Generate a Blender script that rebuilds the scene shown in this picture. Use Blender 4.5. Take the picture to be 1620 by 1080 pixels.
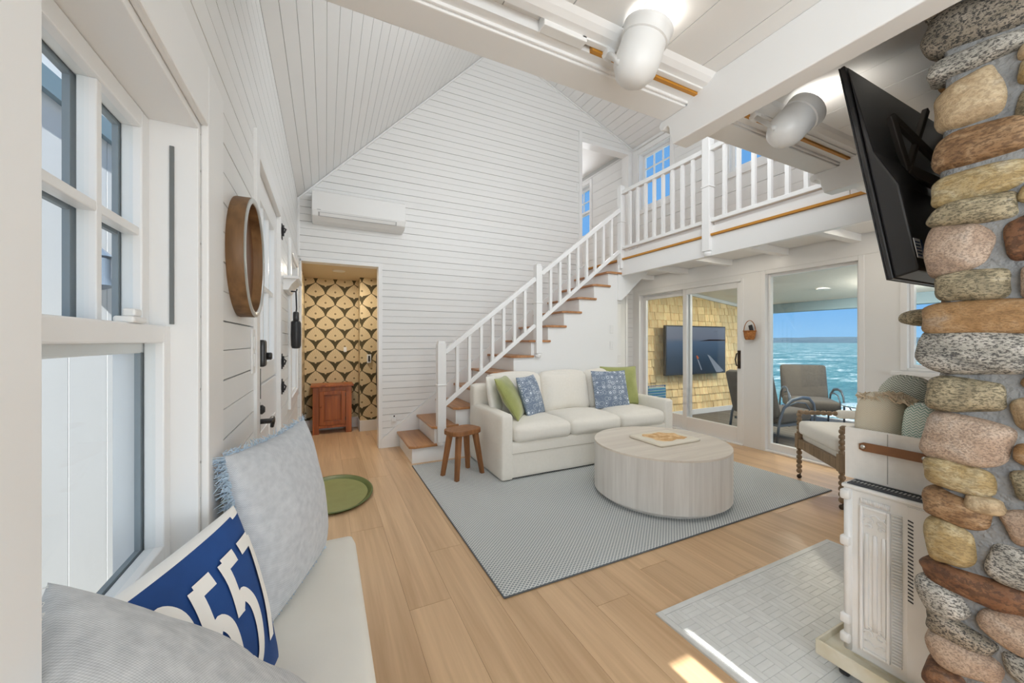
import bpy, math, random
from mathutils import Vector, Matrix, noise
R = math.radians
random.seed(7)
for o in list(bpy.data.objects): bpy.data.objects.remove(o, do_unlink=True)
SC = bpy.context.scene
COL = SC.collection

# ------------------------------------------------------------------ camera
cam_d = bpy.data.cameras.new('camera')
cam_d.sensor_width = 36.0; cam_d.lens = 600.0 / 1620.0 * 36.0
cam_d.clip_start = 0.02; cam_d.clip_end = 6000
cam = bpy.data.objects.new('camera', cam_d); COL.objects.link(cam)
cam.location = (0, 0, 1.25); cam.rotation_euler = (R(90), 0, R(-26.18))
SC.camera = cam
# ------------------------------------------------------------------ exposure
SC.view_settings.view_transform = 'Standard'
SC.view_settings.look = 'None'
SC.view_settings.gamma = 1.0
SC.view_settings.use_curve_mapping = False
SC.view_settings.exposure = 0.0
SC.cycles.use_denoising = True
SC.cycles.max_bounces = 10
SC.cycles.diffuse_bounces = 6
SC.cycles.transparent_max_bounces = 16
SC.cycles.sample_clamp_indirect = 6.0
SC.cycles.caustics_reflective = False
SC.cycles.caustics_refractive = False
# ------------------------------------------------------------------ sky
W = bpy.data.worlds.new('sky'); SC.world = W; W.use_nodes = True
wt = W.node_tree; wt.nodes.clear()
wo = wt.nodes.new('ShaderNodeOutputWorld'); wb = wt.nodes.new('ShaderNodeBackground')
wc = wt.nodes.new('ShaderNodeTexCoord'); ws = wt.nodes.new('ShaderNodeSeparateXYZ')
wr = wt.nodes.new('ShaderNodeValToRGB')
wr.color_ramp.elements[0].position = 0.0; wr.color_ramp.elements[0].color = (0.34, 0.66, 1.0, 1)
wr.color_ramp.elements[1].position = 0.55; wr.color_ramp.elements[1].color = (0.17, 0.43, 0.84, 1)
e = wr.color_ramp.elements.new(0.12); e.color = (0.13, 0.44, 0.94, 1)
wt.links.new(wc.outputs['Generated'], ws.inputs[0]); wt.links.new(ws.outputs['Z'], wr.inputs[0])
wt.links.new(wr.outputs[0], wb.inputs['Color']); wt.links.new(wb.outputs[0], wo.inputs[0])
wb.inputs['Strength'].default_value = 0.95
# ------------------------------------------------------------------ sun and added daylight fills
def lamp(name, kind, loc, rot, power, col=(1, 1, 1), size=None, size_y=None, **kw):
    d = bpy.data.lights.new(name, kind); d.energy = power; d.color = col
    if kind == 'AREA':
        d.shape = 'RECTANGLE' if size_y else 'DISK'
        d.size = size
        if size_y: d.size_y = size_y
    for k, v in kw.items(): setattr(d, k, v)
    o = bpy.data.objects.new(name, d); COL.objects.link(o)
    o.location = loc; o.rotation_euler = rot
    return o
lamp('sun', 'SUN', (0, -20, 12), (R(90 - 26.0), 0, R(0.8)), 19.0, (1.0, 0.975, 0.93), angle=R(0.25))
lamp('fill_light_near', 'AREA', (2.1, -2.9, 1.35), (R(101), 0, 0), 86, (0.87, 0.945, 1.0), 3.6, 1.7)  # unseen fill light added behind the camera to brighten the room
lamp('fill_light_gallery', 'AREA', (2.0, 1.32, 3.35), (R(91), 0, 0), 50, (0.95, 0.98, 1.0), 2.4, 1.3)  # fill added for the upper walls; no such window known
lamp('fill_light_left', 'AREA', (-.20, -1.4, 1.42), (R(97), 0, R(-90)), 54, (0.88, 0.95, 1.0), 1.7, 1.15)  # unseen fill added to light chimney and stove from the left
lamp('fill_light_side', 'AREA', (4.42, -1.5, 1.45), (R(90), 0, R(90)), 38, (0.88, 0.95, 1.0), 2.2, 1.3)  # fill light added beside the chimney, out of view

# ------------------------------------------------------------------ helpers
def lin(c, k=1.0):
    def f(v):
        v = v / 255.0
        return v / 12.92 if v <= 0.04045 else ((v + 0.055) / 1.055) ** 2.4
    return tuple(min(0.92, f(v) * k) for v in c[:3])

class B:
    def __init__(s): s.v = []; s.f = []; s.n0 = 0
    def mark(s): s.n0 = len(s.v); return s
    def xf(s, M):
        for i in range(s.n0, len(s.v)): s.v[i] = M @ Vector(s.v[i])
        return s
    def add(s, vs, fs):
        b = len(s.v); s.v += [Vector(p) for p in vs]; s.f += [[b + i for i in q] for q in fs]; return s
    def box(s, x0, x1, y0, y1, z0, z1):
        return s.add([(x0,y0,z0),(x1,y0,z0),(x1,y1,z0),(x0,y1,z0),(x0,y0,z1),(x1,y0,z1),(x1,y1,z1),(x0,y1,z1)],
                     [(0,3,2,1),(4,5,6,7),(0,1,5,4),(1,2,6,5),(2,3,7,6),(3,0,4,7)])
    def prism(s, poly, axis, a, b):
        n = len(poly)
        ar = sum(poly[i][0]*poly[(i+1)%n][1]-poly[(i+1)%n][0]*poly[i][1] for i in range(n))
        if ar < 0: poly = poly[::-1]
        if a > b: a, b = b, a
        def P(p, t):
            return (t, p[0], p[1]) if axis == 'x' else (p[0], t, p[1]) if axis == 'y' else (p[0], p[1], t)
        vs = [P(p, a) for p in poly] + [P(p, b) for p in poly]
        fs = [list(range(n))[::-1], list(range(n, 2*n))] + [(i, (i+1)%n, n+(i+1)%n, n+i) for i in range(n)]
        if axis == 'y': fs = [list(q)[::-1] for q in fs]
        return s.add(vs, fs)
    def bar(s, p, q, w, h, up=(0,0,1)):
        p, q = Vector(p), Vector(q); d = (q-p).normalized(); u = Vector(up)
        x = d.cross(u).normalized(); y = x.cross(d).normalized()
        vs = [e_ + x*(a*w/2) + y*(b*h/2) for e_ in (p, q) for a, b in ((-1,-1),(1,-1),(1,1),(-1,1))]
        return s.add(vs, [(0,3,2,1),(4,5,6,7),(0,1,5,4),(1,2,6,5),(2,3,7,6),(3,0,4,7)])
    def tube(s, pts, r, n=8, closed=False, flat=None):
        pts = [Vector(p) for p in pts]; m = len(pts); rs = r if isinstance(r, (list, tuple)) else [r]*m
        base = len(s.v); prev = None
        for i, p in enumerate(pts):
            a = pts[(i-1) % m] if closed or i else p; c = pts[(i+1) % m] if closed or i < m-1 else p
            t = (c-a).normalized()
            if prev is None:
                u = t.cross(Vector((0,0,1)));
                if u.length < 1e-3: u = t.cross(Vector((1,0,0)))
            else: u = prev - t*prev.dot(t)
            u.normalize(); prev = u; w = t.cross(u)
            for k in range(n):
                an = 2*math.pi*k/n
                s.v.append(p + (u*math.cos(an) + w*math.sin(an)*(flat or 1))*rs[i])
        for i in range(m if closed else m-1):
            for k in range(n):
                s.f.append([base+i*n+k, base+i*n+(k+1)%n, base+((i+1)%m)*n+(k+1)%n, base+((i+1)%m)*n+k])
        if not closed:
            s.f.append([base+k for k in range(n)][::-1]); s.f.append([base+(m-1)*n+k for k in range(n)])
        return s
    def lathe(s, prof, p0=(0,0,0), axis=(0,0,1), n=16, sx=1, sy=1, ringed=False):
        if ringed: prof = list(prof)+[prof[0]]
        p0 = Vector(p0); ax = Vector(axis).normalized()
        u = ax.orthogonal().normalized() if abs(ax.z) < .999 else Vector((1,0,0)); w = ax.cross(u)
        base = len(s.v); m = len(prof)
        for r, z in prof:
            for k in range(n):
                an = 2*math.pi*k/n
                s.v.append(p0 + ax*z + u*(math.cos(an)*r*sx) + w*(math.sin(an)*r*sy))
        for i in range(m-1):
            for k in range(n):
                s.f.append([base+i*n+k, base+i*n+(k+1)%n, base+(i+1)*n+(k+1)%n, base+(i+1)*n+k])
        if not ringed: s.f.append([base+k for k in range(n)][::-1]); s.f.append([base+(m-1)*n+k for k in range(n)])
        return s
    def rbox(s, c, size, r, n=8, puff=(0,0,0), jitter=0):
        """rounded, puffed box: a subdivided cube clamped to a rounded-box surface"""
        h = [a/2 for a in size]; base = len(s.v); idx = {}
        def vert(p):
            key = tuple(round(a*1000) for a in p)
            if key in idx: return idx[key]
            q = [p[i]*h[i] for i in range(3)]
            inn = [max(-(h[i]-r), min(h[i]-r, q[i])) for i in range(3)]
            d = Vector([q[i]-inn[i] for i in range(3)])
            if d.length > 1e-9:
                d = d.normalized()*r
            o_ = Vector(inn)+d
            for i in range(3):
                if puff[i]:
                    j, k = (i+1)%3, (i+2)%3
                    o_[i] += puff[i]*p[i]*max(0,1-p[j]**2)*max(0,1-p[k]**2)
            if jitter: o_ += noise.noise_vector(Vector(c)*3+o_*7)*jitter
            s.v.append(Vector(c)+o_); idx[key] = len(s.v)-1
            return idx[key]
        # denser parameter near edges
        g = [-1 + 2*i/n for i in range(n+1)]
        g = [math.copysign(1-(1-abs(t))**1.6, t) for t in g]
        for ax in range(3):
            for sg in (-1, 1):
                for i in range(n):
                    for j in range(n):
                        q = []
                        for a, b in ((g[i],g[j]),(g[i+1],g[j]),(g[i+1],g[j+1]),(g[i],g[j+1])):
                            p = [0,0,0]; p[ax] = sg; p[(ax+1)%3] = a; p[(ax+2)%3] = b
                            q.append(vert(p))
                        s.f.append(q if sg > 0 else q[::-1])
        return s
    def pillow(s, w, h, t, n=14, M=None, ear=.05, wr=.0, seed=0):
        def P(u, v, sd):
            x = u*w/2*(1 - ear*(1-v*v)); y = v*h/2*(1 - ear*(1-u*u))
            z = sd*t/2*max(0,(1-u**2))**.45*max(0,(1-v**2))**.45
            if wr: z += sd*wr*noise.noise(Vector((u*2.3+seed, v*2.3, sd*3.1)))*(1-u**4)*(1-v**4)
            return Vector((x, y, z))
        base = len(s.v); top = {}; bot = {}
        g = [math.sin(math.pi/2*(-1+2*i/n)) for i in range(n+1)]
        for i in range(n+1):
            for j in range(n+1):
                s.v.append(P(g[i], g[j], 1)); top[i,j] = len(s.v)-1
                if i in (0,n) or j in (0,n): bot[i,j] = top[i,j]
                else: s.v.append(P(g[i], g[j], -1)); bot[i,j] = len(s.v)-1
        for i in range(n):
            for j in range(n):
                s.f.append([top[i,j],top[i+1,j],top[i+1,j+1],top[i,j+1]])
                s.f.append([bot[i,j],bot[i,j+1],bot[i+1,j+1],bot[i+1,j]])
        if M is not None:
            for i in range(base, len(s.v)): s.v[i] = M @ s.v[i]
        return s

WM = {}
def M_of(loc, rz=0, rot=None):
    return Matrix.Translation(Vector(loc)) @ (rot.to_4x4() if rot else Matrix.Rotation(rz, 4, 'Z'))
def tag(o, label=None, cat=None, group=None, kind=None):
    if label: o['label'] = label
    if cat: o['category'] = cat
    if group: o['group'] = group
    if kind: o['kind'] = kind
    return o
def thing(name, label, cat, loc=(0,0,0), rz=0, group=None, rot=None):
    o = bpy.data.objects.new(name, None); COL.objects.link(o); o.empty_display_size = .1
    M = M_of(loc, rz, rot); o.matrix_world = M; WM[o] = M
    return tag(o, label, cat, group)
def mesh_of(name, b, m, smooth):
    me = bpy.data.meshes.new(name); me.from_pydata([tuple(p) for p in b.v], [], b.f); me.update()
    ms = m if isinstance(m, (list, tuple)) else [m]
    for x in ms: me.materials.append(x)
    if smooth: me.polygons.foreach_set('use_smooth', [True]*len(me.polygons))
    return me
def obj(name, b, m, parent=None, smooth=False, bevel=0, seg=2, label=None, kind=None, local=False, auto=None, cat=None, group=None, sub=0):
    """one mesh object; b is in world coordinates, or in the parent's own when local"""
    lo = [min(p[i] for p in b.v) for i in range(3)]; hi = [max(p[i] for p in b.v) for i in range(3)]
    c = Vector(((lo[0]+hi[0])/2, (lo[1]+hi[1])/2, lo[2] if parent is None else (lo[2]+hi[2])/2))
    b.v = [Vector(p)-c for p in b.v]
    me = mesh_of(name, b, m, smooth or auto is not None)
    if auto is not None:
        try: me.set_sharp_from_angle(angle=R(auto))
        except Exception: pass
    o = bpy.data.objects.new(name, me); COL.objects.link(o)
    T = Matrix.Translation(c)
    if parent is not None:
        o.parent = parent; PM = WM.get(parent, Matrix.Identity(4))
        o.matrix_basis = T if local else PM.inverted() @ T
        WM[o] = PM @ T if local else T
    else:
        o.location = c; WM[o] = T
    if bevel:
        mo = o.modifiers.new('bevel', 'BEVEL'); mo.width = bevel; mo.segments = seg; mo.limit_method = 'ANGLE'; mo.angle_limit = R(40)
    if sub:
        mo = o.modifiers.new('sub', 'SUBSURF'); mo.levels = sub; mo.render_levels = sub
    return tag(o, label, cat, group, kind)
def box(x0,x1,y0,y1,z0,z1): return B().box(x0,x1,y0,y1,z0,z1)
def struct(name, b, m, **k): return obj(name, b, m, kind='structure', **k)
def copy_tree(o, parent=None):
    c = o.copy(); COL.objects.link(c)
    if parent is not None: c.parent = parent
    for ch in o.children: copy_tree(ch, c)
    return c

# ------------------------------------------------------------------ materials
def nm(name):
    m = bpy.data.materials.new(name); m.use_nodes = True; t = m.node_tree
    return m, t, t.nodes['Principled BSDF'], t.links.new
def N(t, kind, **kw):
    n = t.nodes.new(kind)
    for k, v in kw.items():
        if k.startswith('i_'):
            key = k[2:]; key = int(key) if key.isdigit() else key
            n.inputs[key].default_value = v
        else: setattr(n, k, v)
    return n
def coords(t, L, coord='Object', scale=(1,1,1), rnd=False, rot=(0,0,0)):
    tc = N(t, 'ShaderNodeTexCoord')
    if coord == 'World':
        src = N(t, 'ShaderNodeNewGeometry').outputs['Position']
    else: src = tc.outputs[coord]
    mp = N(t, 'ShaderNodeMapping'); mp.inputs['Scale'].default_value = scale; mp.inputs['Rotation'].default_value = rot
    L(src, mp.inputs['Vector'])
    if rnd:
        oi = N(t, 'ShaderNodeObjectInfo'); mu = N(t, 'ShaderNodeMath', operation='MULTIPLY', i_1=37.0)
        L(oi.outputs['Random'], mu.inputs[0]); L(mu.outputs[0], mp.inputs['Location'])
    return mp.outputs[0]
def mat(name, col, rough=.5, metal=0, col2=None, vs=(4,4,4), detail=3, bump=0, bs=60, rnd=0, coord='Object', spec=.5,
        emit=None, es=0, rampw=.25, sheen=0, dist=0, coat=0):
    m, t, p, L = nm(name)
    p.inputs['Roughness'].default_value = rough; p.inputs['Metallic'].default_value = metal
    p.inputs['Specular IOR Level'].default_value = spec
    if sheen: p.inputs['Sheen Weight'].default_value = sheen
    if coat: p.inputs['Coat Weight'].default_value = coat
    c4 = (*col, 1); out = None
    if col2:
        v = coords(t, L, coord, vs, rnd=True)
        nz = N(t, 'ShaderNodeTexNoise', i_Scale=1.0, i_Detail=detail, i_Distortion=dist); L(v, nz.inputs['Vector'])
        rp = N(t, 'ShaderNodeValToRGB'); rp.color_ramp.elements[0].position = .5-rampw; rp.color_ramp.elements[1].position = .5+rampw
        rp.color_ramp.elements[0].color = c4; rp.color_ramp.elements[1].color = (*col2, 1)
        L(nz.outputs['Fac'], rp.inputs[0]); out = rp.outputs[0]
    if rnd:
        oi = N(t, 'ShaderNodeObjectInfo'); mr = N(t, 'ShaderNodeMapRange', i_3=1-rnd, i_4=1+rnd)
        L(oi.outputs['Random'], mr.inputs[0])
        hs = N(t, 'ShaderNodeHueSaturation'); L(mr.outputs[0], hs.inputs['Value'])
        if out: L(out, hs.inputs['Color'])
        else: hs.inputs['Color'].default_value = c4
        out = hs.outputs[0]
    if out: L(out, p.inputs['Base Color'])
    else: p.inputs['Base Color'].default_value = c4
    if bump:
        v2 = coords(t, L, coord)
        n2 = N(t, 'ShaderNodeTexNoise', i_Scale=bs, i_Detail=2.0); L(v2, n2.inputs['Vector'])
        bp = N(t, 'ShaderNodeBump', i_Strength=bump, i_Distance=.01); L(n2.outputs['Fac'], bp.inputs['Height'])
        L(bp.outputs[0], p.inputs['Normal'])
    if emit:
        p.inputs['Emission Color'].default_value = (*emit, 1); p.inputs['Emission Strength'].default_value = es
    return m
def weave(name, c1, c2, sx=300, sy=300, rough=.9, big=.9, bump=.3, coord='Object', rot=(0,0,0)):
    """woven cloth: crossed sine threads"""
    m, t, p, L = nm(name); p.inputs['Roughness'].default_value = rough; p.inputs['Sheen Weight'].default_value = .15
    p.inputs['Specular IOR Level'].default_value = .2
    v = coords(t, L, coord, rot=rot)
    sp = N(t, 'ShaderNodeSeparateXYZ'); L(v, sp.inputs[0])
    def sn(axis, k, ph=0):
        a = N(t, 'ShaderNodeMath', operation='MULTIPLY', i_1=k); L(sp.outputs[axis], a.inputs[0])
        b_ = N(t, 'ShaderNodeMath', operation='SINE'); L(a.outputs[0], b_.inputs[0]); return b_.outputs[0]
    mu = N(t, 'ShaderNodeMath', operation='MULTIPLY'); L(sn(0, sx), mu.inputs[0]); L(sn(1, sy), mu.inputs[1])
    nz = N(t, 'ShaderNodeTexNoise', i_Scale=45.0, i_Detail=3.0); L(v, nz.inputs['Vector'])
    ad = N(t, 'ShaderNodeMath', operation='MULTIPLY_ADD', i_1=.2, i_2=.5); L(mu.outputs[0], ad.inputs[0])
    a2 = N(t, 'ShaderNodeMath', operation='MULTIPLY_ADD', i_1=big); L(nz.outputs['Fac'], a2.inputs[0])
    s2 = N(t, 'ShaderNodeMath', operation='SUBTRACT', i_1=big/2); L(ad.outputs[0], s2.inputs[0]); L(s2.outputs[0], a2.inputs[2])
    rp = N(t, 'ShaderNodeValToRGB'); rp.color_ramp.elements[0].position=.2; rp.color_ramp.elements[1].position=.8
    rp.color_ramp.elements[0].color=(*c1,1); rp.color_ramp.elements[1].color=(*c2,1)
    L(a2.outputs[0], rp.inputs[0]); L(rp.outputs[0], p.inputs['Base Color'])
    bp = N(t, 'ShaderNodeBump', i_Strength=bump, i_Distance=.003); L(a2.outputs[0], bp.inputs['Height']); L(bp.outputs[0], p.inputs['Normal'])
    return m
def wood(name, c1, c2, axis=1, rough=.45, k=1.0, rnd=.06, bump=.05, coat=0):
    """grain stretched along one axis"""
    m, t, p, L = nm(name); p.inputs['Roughness'].default_value = rough; p.inputs['Coat Weight'].default_value = coat
    sc = [16*k, 16*k, 16*k]; sc[axis] = .9*k
    v = coords(t, L, 'Object', tuple(sc), rnd=True)
    nz = N(t, 'ShaderNodeTexNoise', i_Scale=1.0, i_Detail=4.0, i_Distortion=.6); L(v, nz.inputs['Vector'])
    sc2 = [90*k, 90*k, 90*k]; sc2[axis] = 3*k
    v2 = coords(t, L, 'Object', tuple(sc2), rnd=True)
    n2 = N(t, 'ShaderNodeTexNoise', i_Scale=1.0, i_Detail=2.0); L(v2, n2.inputs['Vector'])
    ad = N(t, 'ShaderNodeMath', operation='MULTIPLY_ADD', i_1=.35); L(n2.outputs['Fac'], ad.inputs[0]); L(nz.outputs['Fac'], ad.inputs[2])
    rp = N(t, 'ShaderNodeValToRGB'); rp.color_ramp.elements[0].position=.42; rp.color_ramp.elements[1].position=.92
    rp.color_ramp.elements[0].color=(*c1,1); rp.color_ramp.elements[1].color=(*c2,1); L(ad.outputs[0], rp.inputs[0])
    oi = N(t, 'ShaderNodeObjectInfo'); mr = N(t, 'ShaderNodeMapRange', i_3=1-rnd, i_4=1+rnd); L(oi.outputs['Random'], mr.inputs[0])
    hs = N(t, 'ShaderNodeHueSaturation'); L(mr.outputs[0], hs.inputs['Value']); L(rp.outputs[0], hs.inputs['Color'])
    L(hs.outputs[0], p.inputs['Base Color'])
    bp = N(t, 'ShaderNodeBump', i_Strength=bump, i_Distance=.004); L(ad.outputs[0], bp.inputs['Height']); L(bp.outputs[0], p.inputs['Normal'])
    return m
def herring(name, c1, c2, k=60, zig=.35, coord='Object', axes=(1,2)):
    m, t, p, L = nm(name); p.inputs['Roughness'].default_value = .95; p.inputs['Specular IOR Level'].default_value = .2
    v = coords(t, L, coord); sp = N(t, 'ShaderNodeSeparateXYZ'); L(v, sp.inputs[0])
    a = N(t, 'ShaderNodeMath', operation='PINGPONG', i_1=.0085); L(sp.outputs[axes[0]], a.inputs[0])
    b_ = N(t, 'ShaderNodeMath', operation='ADD'); L(a.outputs[0], b_.inputs[0]); L(sp.outputs[axes[1]], b_.inputs[1])
    c = N(t, 'ShaderNodeMath', operation='MULTIPLY', i_1=k*2*math.pi); L(b_.outputs[0], c.inputs[0])
    d = N(t, 'ShaderNodeMath', operation='SINE'); L(c.outputs[0], d.inputs[0])
    mr = N(t, 'ShaderNodeMapRange', i_1=-.4, i_2=.4); L(d.outputs[0], mr.inputs[0])
    mx = N(t, 'ShaderNodeMix', data_type='RGBA'); L(mr.outputs[0], mx.inputs[0])
    mx.inputs[6].default_value = (*c1,1); mx.inputs[7].default_value = (*c2,1); L(mx.outputs[2], p.inputs['Base Color'])
    bp = N(t, 'ShaderNodeBump', i_Strength=.4, i_Distance=.003); L(mr.outputs[0], bp.inputs['Height']); L(bp.outputs[0], p.inputs['Normal'])
    return m
def glassmat(name, tint=(.97,.985,.99), refl=.035):
    m = bpy.data.materials.new(name); m.use_nodes = True; t = m.node_tree; t.nodes.clear(); L = t.links.new
    o = N(t, 'ShaderNodeOutputMaterial'); mx = N(t, 'ShaderNodeMixShader'); tr = N(t, 'ShaderNodeBsdfTransparent'); gl = N(t, 'ShaderNodeBsdfGlossy')
    tr.inputs[0].default_value = (*tint, 1); gl.inputs['Roughness'].default_value = .02
    mx.inputs[0].default_value = refl
    L(tr.outputs[0], mx.inputs[1]); L(gl.outputs[0], mx.inputs[2]); L(mx.outputs[0], o.inputs[0])
    return m
def glow(name, col, s):
    m = bpy.data.materials.new(name); m.use_nodes = True; t = m.node_tree; t.nodes.clear()
    o = N(t, 'ShaderNodeOutputMaterial'); em = N(t, 'ShaderNodeEmission'); em.inputs[0].default_value = (*col, 1); em.inputs[1].default_value = s
    t.links.new(em.outputs[0], o.inputs[0]); return m
K = 1.30   # observed colour -> albedo under this light
MT = {}
MT['paint'] = mat('white_paint', (.80,.80,.79), .45, bump=.02, bs=30)
MT['board'] = mat('painted_board', (.80,.80,.79), .42, rnd=.012)
MT['gap'] = mat('board_joint', (.52,.52,.51), .9)
MT['trim'] = mat('white_gloss_trim', (.83,.83,.825), .3)
MT['ext_white'] = mat('exterior_white_paint', (.78,.80,.82), .6)
MT['oak'] = wood('oak_floor', lin((180,146,110),1.16), lin((206,174,137),1.2), 1, .36, .8, .05, .02)
MT['tread'] = wood('oak_tread', lin((146,98,60),1.1), lin((184,134,88),1.15), 1, .35, 1.2, .06, .04)
MT['amber'] = mat('amber_wood_edge', lin((176,122,40),1.2), .5)
MT['stool'] = wood('stool_wood', lin((112,72,40),1.15), lin((150,102,62),1.2), 2, .5, 1.4, .08)
MT['cab'] = wood('cherry_cabinet', lin((124,60,24),1.05), lin((176,100,50),1.15), 2, .35, 1.2, .06)
MT['mirrorwood'] = wood('mango_wood', lin((82,56,32),.95), lin((146,110,72),1.05), 2, .5, .6, .05)
MT['mirrorwood2'] = wood('dark_mango_wood', lin((72,44,22),1.1), lin((120,78,44),1.2), 2, .5, .9, .05)
MT['greywood'] = wood('whitewashed_oak', lin((192,188,182),1.14), lin((212,209,204),1.18), 2, .55, 1.1, .015, .04)
MT['greytop'] = wood('whitewashed_oak_top', lin((198,188,176),1.14), lin((214,206,194),1.18), 0, .5, 1.0, .02, .04)
MT['bobbin'] = wood('weathered_oak', lin((108,88,66),1.1), lin((150,128,102),1.2), 2, .6, 2, .05)
MT['linen'] = weave('cream_linen', lin((208,204,195),1.2), lin((220,216,208),1.24), 1500, 1500, bump=.05, big=.3)
MT['linen_seat'] = weave('white_linen', lin((214,210,204),1.2), lin((226,223,217),1.24), 1500, 1500, bump=.05, big=.3)
MT['bench'] = mat('cream_canvas', lin((214,210,201),1.2), .7, col2=lin((222,219,211),1.2), vs=(3,3,3), bump=.03, bs=200)
MT['bluegrey'] = weave('blue_grey_weave', lin((166,171,178),1.12), lin((204,207,211),1.18), 1300, 1300, bump=.25, big=.6)
MT['grey_weave'] = weave('grey_weave', lin((160,163,166),1.15), lin((206,207,208),1.2), 1500, 1500, bump=.25, big=.7)
MT['fringe'] = mat('blue_fringe', lin((172,190,206),1.2), .95)
MT['navy'] = mat('blue_cotton', lin((28,74,140),1.05), .85, col2=lin((22,62,122),1.0), vs=(9,9,9), bump=.06, bs=300)
MT['cotton'] = mat('white_cotton', lin((226,224,220),1.2), .9)
MT['green'] = mat('green_velvet', lin((136,142,78),1.1), .75, col2=lin((158,162,98),1.15), vs=(7,7,7), sheen=.5)
MT['seagrass'] = mat('woven_seagrass', lin((96,80,58),1.1), .9, col2=lin((196,178,146),1.2), vs=(120,60,60), rampw=.12, bump=.8, bs=160)
MT['matgreen'] = mat('olive_enamel', lin((130,134,78),1.1), .45, col2=lin((142,146,90),1.1), vs=(8,8,8))
MT['matgreen2'] = mat('dark_olive_enamel', lin((88,102,48),1.1), .4)
MT['black'] = mat('black_metal', (.018,.018,.02), .4)
MT['blackplastic'] = mat('black_plastic', (.022,.021,.021), .32, bump=.02, bs=400)
MT['darkbrown'] = mat('dark_bronze', (.07,.05,.035), .45, metal=.7)
MT['screen'] = mat('dark_screen', (.012,.014,.02), .12)
MT['steel'] = mat('brushed_steel', (.62,.62,.60), .3, metal=1)
MT['whiteplastic'] = mat('white_plastic', (.80,.80,.79), .35)
MT['lampwhite'] = mat('lamp_enamel', (.76,.76,.75), .35)
MT['leather'] = mat('tan_leather', lin((132,92,60),1.15), .55, col2=lin((116,78,50),1.15), vs=(20,20,20), bump=.1, bs=150)
MT['crate'] = weave('white_canvas', lin((206,203,197),1.2), lin((218,216,211),1.22), 2400, 2400, bump=.04, big=.5)
MT['stove'] = mat('white_enamel', (.84,.84,.835), .3, col2=(.76,.755,.73), vs=(3,3,3), rampw=.1)
MT['tray'] = mat('cream_enamel_worn', lin((206,201,186),1.15), .45, col2=lin((188,178,152),1.15), vs=(9,9,9), rampw=.15)
MT['grille'] = mat('dark_iron_grille', (.04,.045,.055), .55)
MT['mortar'] = mat('grey_mortar', lin((116,117,118),.95), .95, col2=lin((148,147,144),1.0), vs=(14,14,14), bump=.9, bs=70)
MT['marble'] = mat('marble_tile', lin((196,197,195),1.15), .35, col2=lin((208,209,208),1.15), vs=(14,14,14), rnd=.045)
MT['grout'] = mat('tile_grout', lin((190,190,186),1.1), .9)
MT['deck'] = mat('weathered_deck', lin((92,90,86),1.1), .8, col2=lin((118,114,108),1.1), vs=(30,3,3), rnd=.1)
MT['shingle'] = wood('cedar_shingle', lin((204,168,116),1.3), lin((228,202,160),1.35), 2, .8, 1.6, .16, .2)
MT['shadowgap'] = mat('shingle_underlay', lin((84,66,40),.8), .9)
MT['porchceil'] = mat('porch_ceiling_paint', (.80,.79,.74), .6)
MT['porchbeam'] = mat('porch_beam_paint', lin((120,146,160),1.0), .6)
MT['patiofab'] = weave('taupe_outdoor_fabric', lin((84,82,80),1.0), lin((102,98,94),1.0), 700, 700)
MT['patiometal'] = mat('dark_blue_grey_metal', lin((84,96,110),1.2), .35, metal=.4)
MT['glass'] = glassmat('window_glass')
MT['bulb'] = glow('lamp_glow', (1.0,.93,.82), 9.0)
MT['bulbhot'] = glow('track_bulb_glow', (1.0,.95,.88), 5.0)
MT['basket'] = mat('woven_splint', lin((140,84,36),1.2), .6, col2=lin((176,116,58),1.2), vs=(60,60,160), rampw=.1, bump=.5, bs=220)
MT['tan_throw'] = herring('tan_twill_throw', lin((186,176,156),1.2), lin((206,199,182),1.2), 160, axes=(1,2))
MT['sage_throw'] = herring('sage_herringbone_throw', lin((140,150,138),1.1), lin((208,208,200),1.2), 120, axes=(1,2))
MT['pale_throw'] = herring('pale_green_chevron_throw', lin((150,178,166),1.15), lin((222,224,218),1.2), 110, axes=(1,2))
MT['stripe'] = None
MT['frame_ply'] = mat('pale_birch', lin((216,208,192),1.2), .5)
MT['engrave'] = mat('burnt_wood_print', lin((196,152,100),1.2), .6, col2=lin((222,190,142),1.2), vs=(25,25,25), rampw=.08)

# flower print on the blue cushions
def flowerprint():
    m, t, p, L = nm('blue_flower_print'); p.inputs['Roughness'].default_value = .9
    v = coords(t, L, 'Object', (1,1,1))
    vo = N(t, 'ShaderNodeTexVoronoi', i_Scale=17.0, i_Randomness=.45); L(v, vo.inputs['Vector'])
    r1 = N(t, 'ShaderNodeValToRGB'); cr = r1.color_ramp
    base = (*lin((112,126,146),1.12),1); pale = (*lin((196,204,212),1.18),1); mid = (*lin((92,108,134),1.1),1)
    cr.elements[0].position=0; cr.elements[0].color=mid; cr.elements[1].position=1; cr.elements[1].color=base
    for po, c in ((.06,pale),(.09,pale),(.12,base),(.22,base),(.25,pale),(.33,pale),(.36,base),(.50,base),(.53,pale),(.56,base)):
        e = cr.elements.new(po); e.color = c
    L(vo.outputs['Distance'], r1.inputs[0])
    n2 = N(t, 'ShaderNodeTexVoronoi', i_Scale=90.0); L(v, n2.inputs['Vector'])
    mr = N(t, 'ShaderNodeMapRange', i_1=.25, i_2=.32, i_3=.32, i_4=0); L(n2.outputs['Distance'], mr.inputs[0])
    mx = N(t, 'ShaderNodeMix', data_type='RGBA'); L(mr.outputs[0], mx.inputs[0]); L(r1.outputs[0], mx.inputs[6]); mx.inputs[7].default_value = pale
    L(mx.outputs[2], p.inputs['Base Color']); return m
MT['flower'] = flowerprint()
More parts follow.
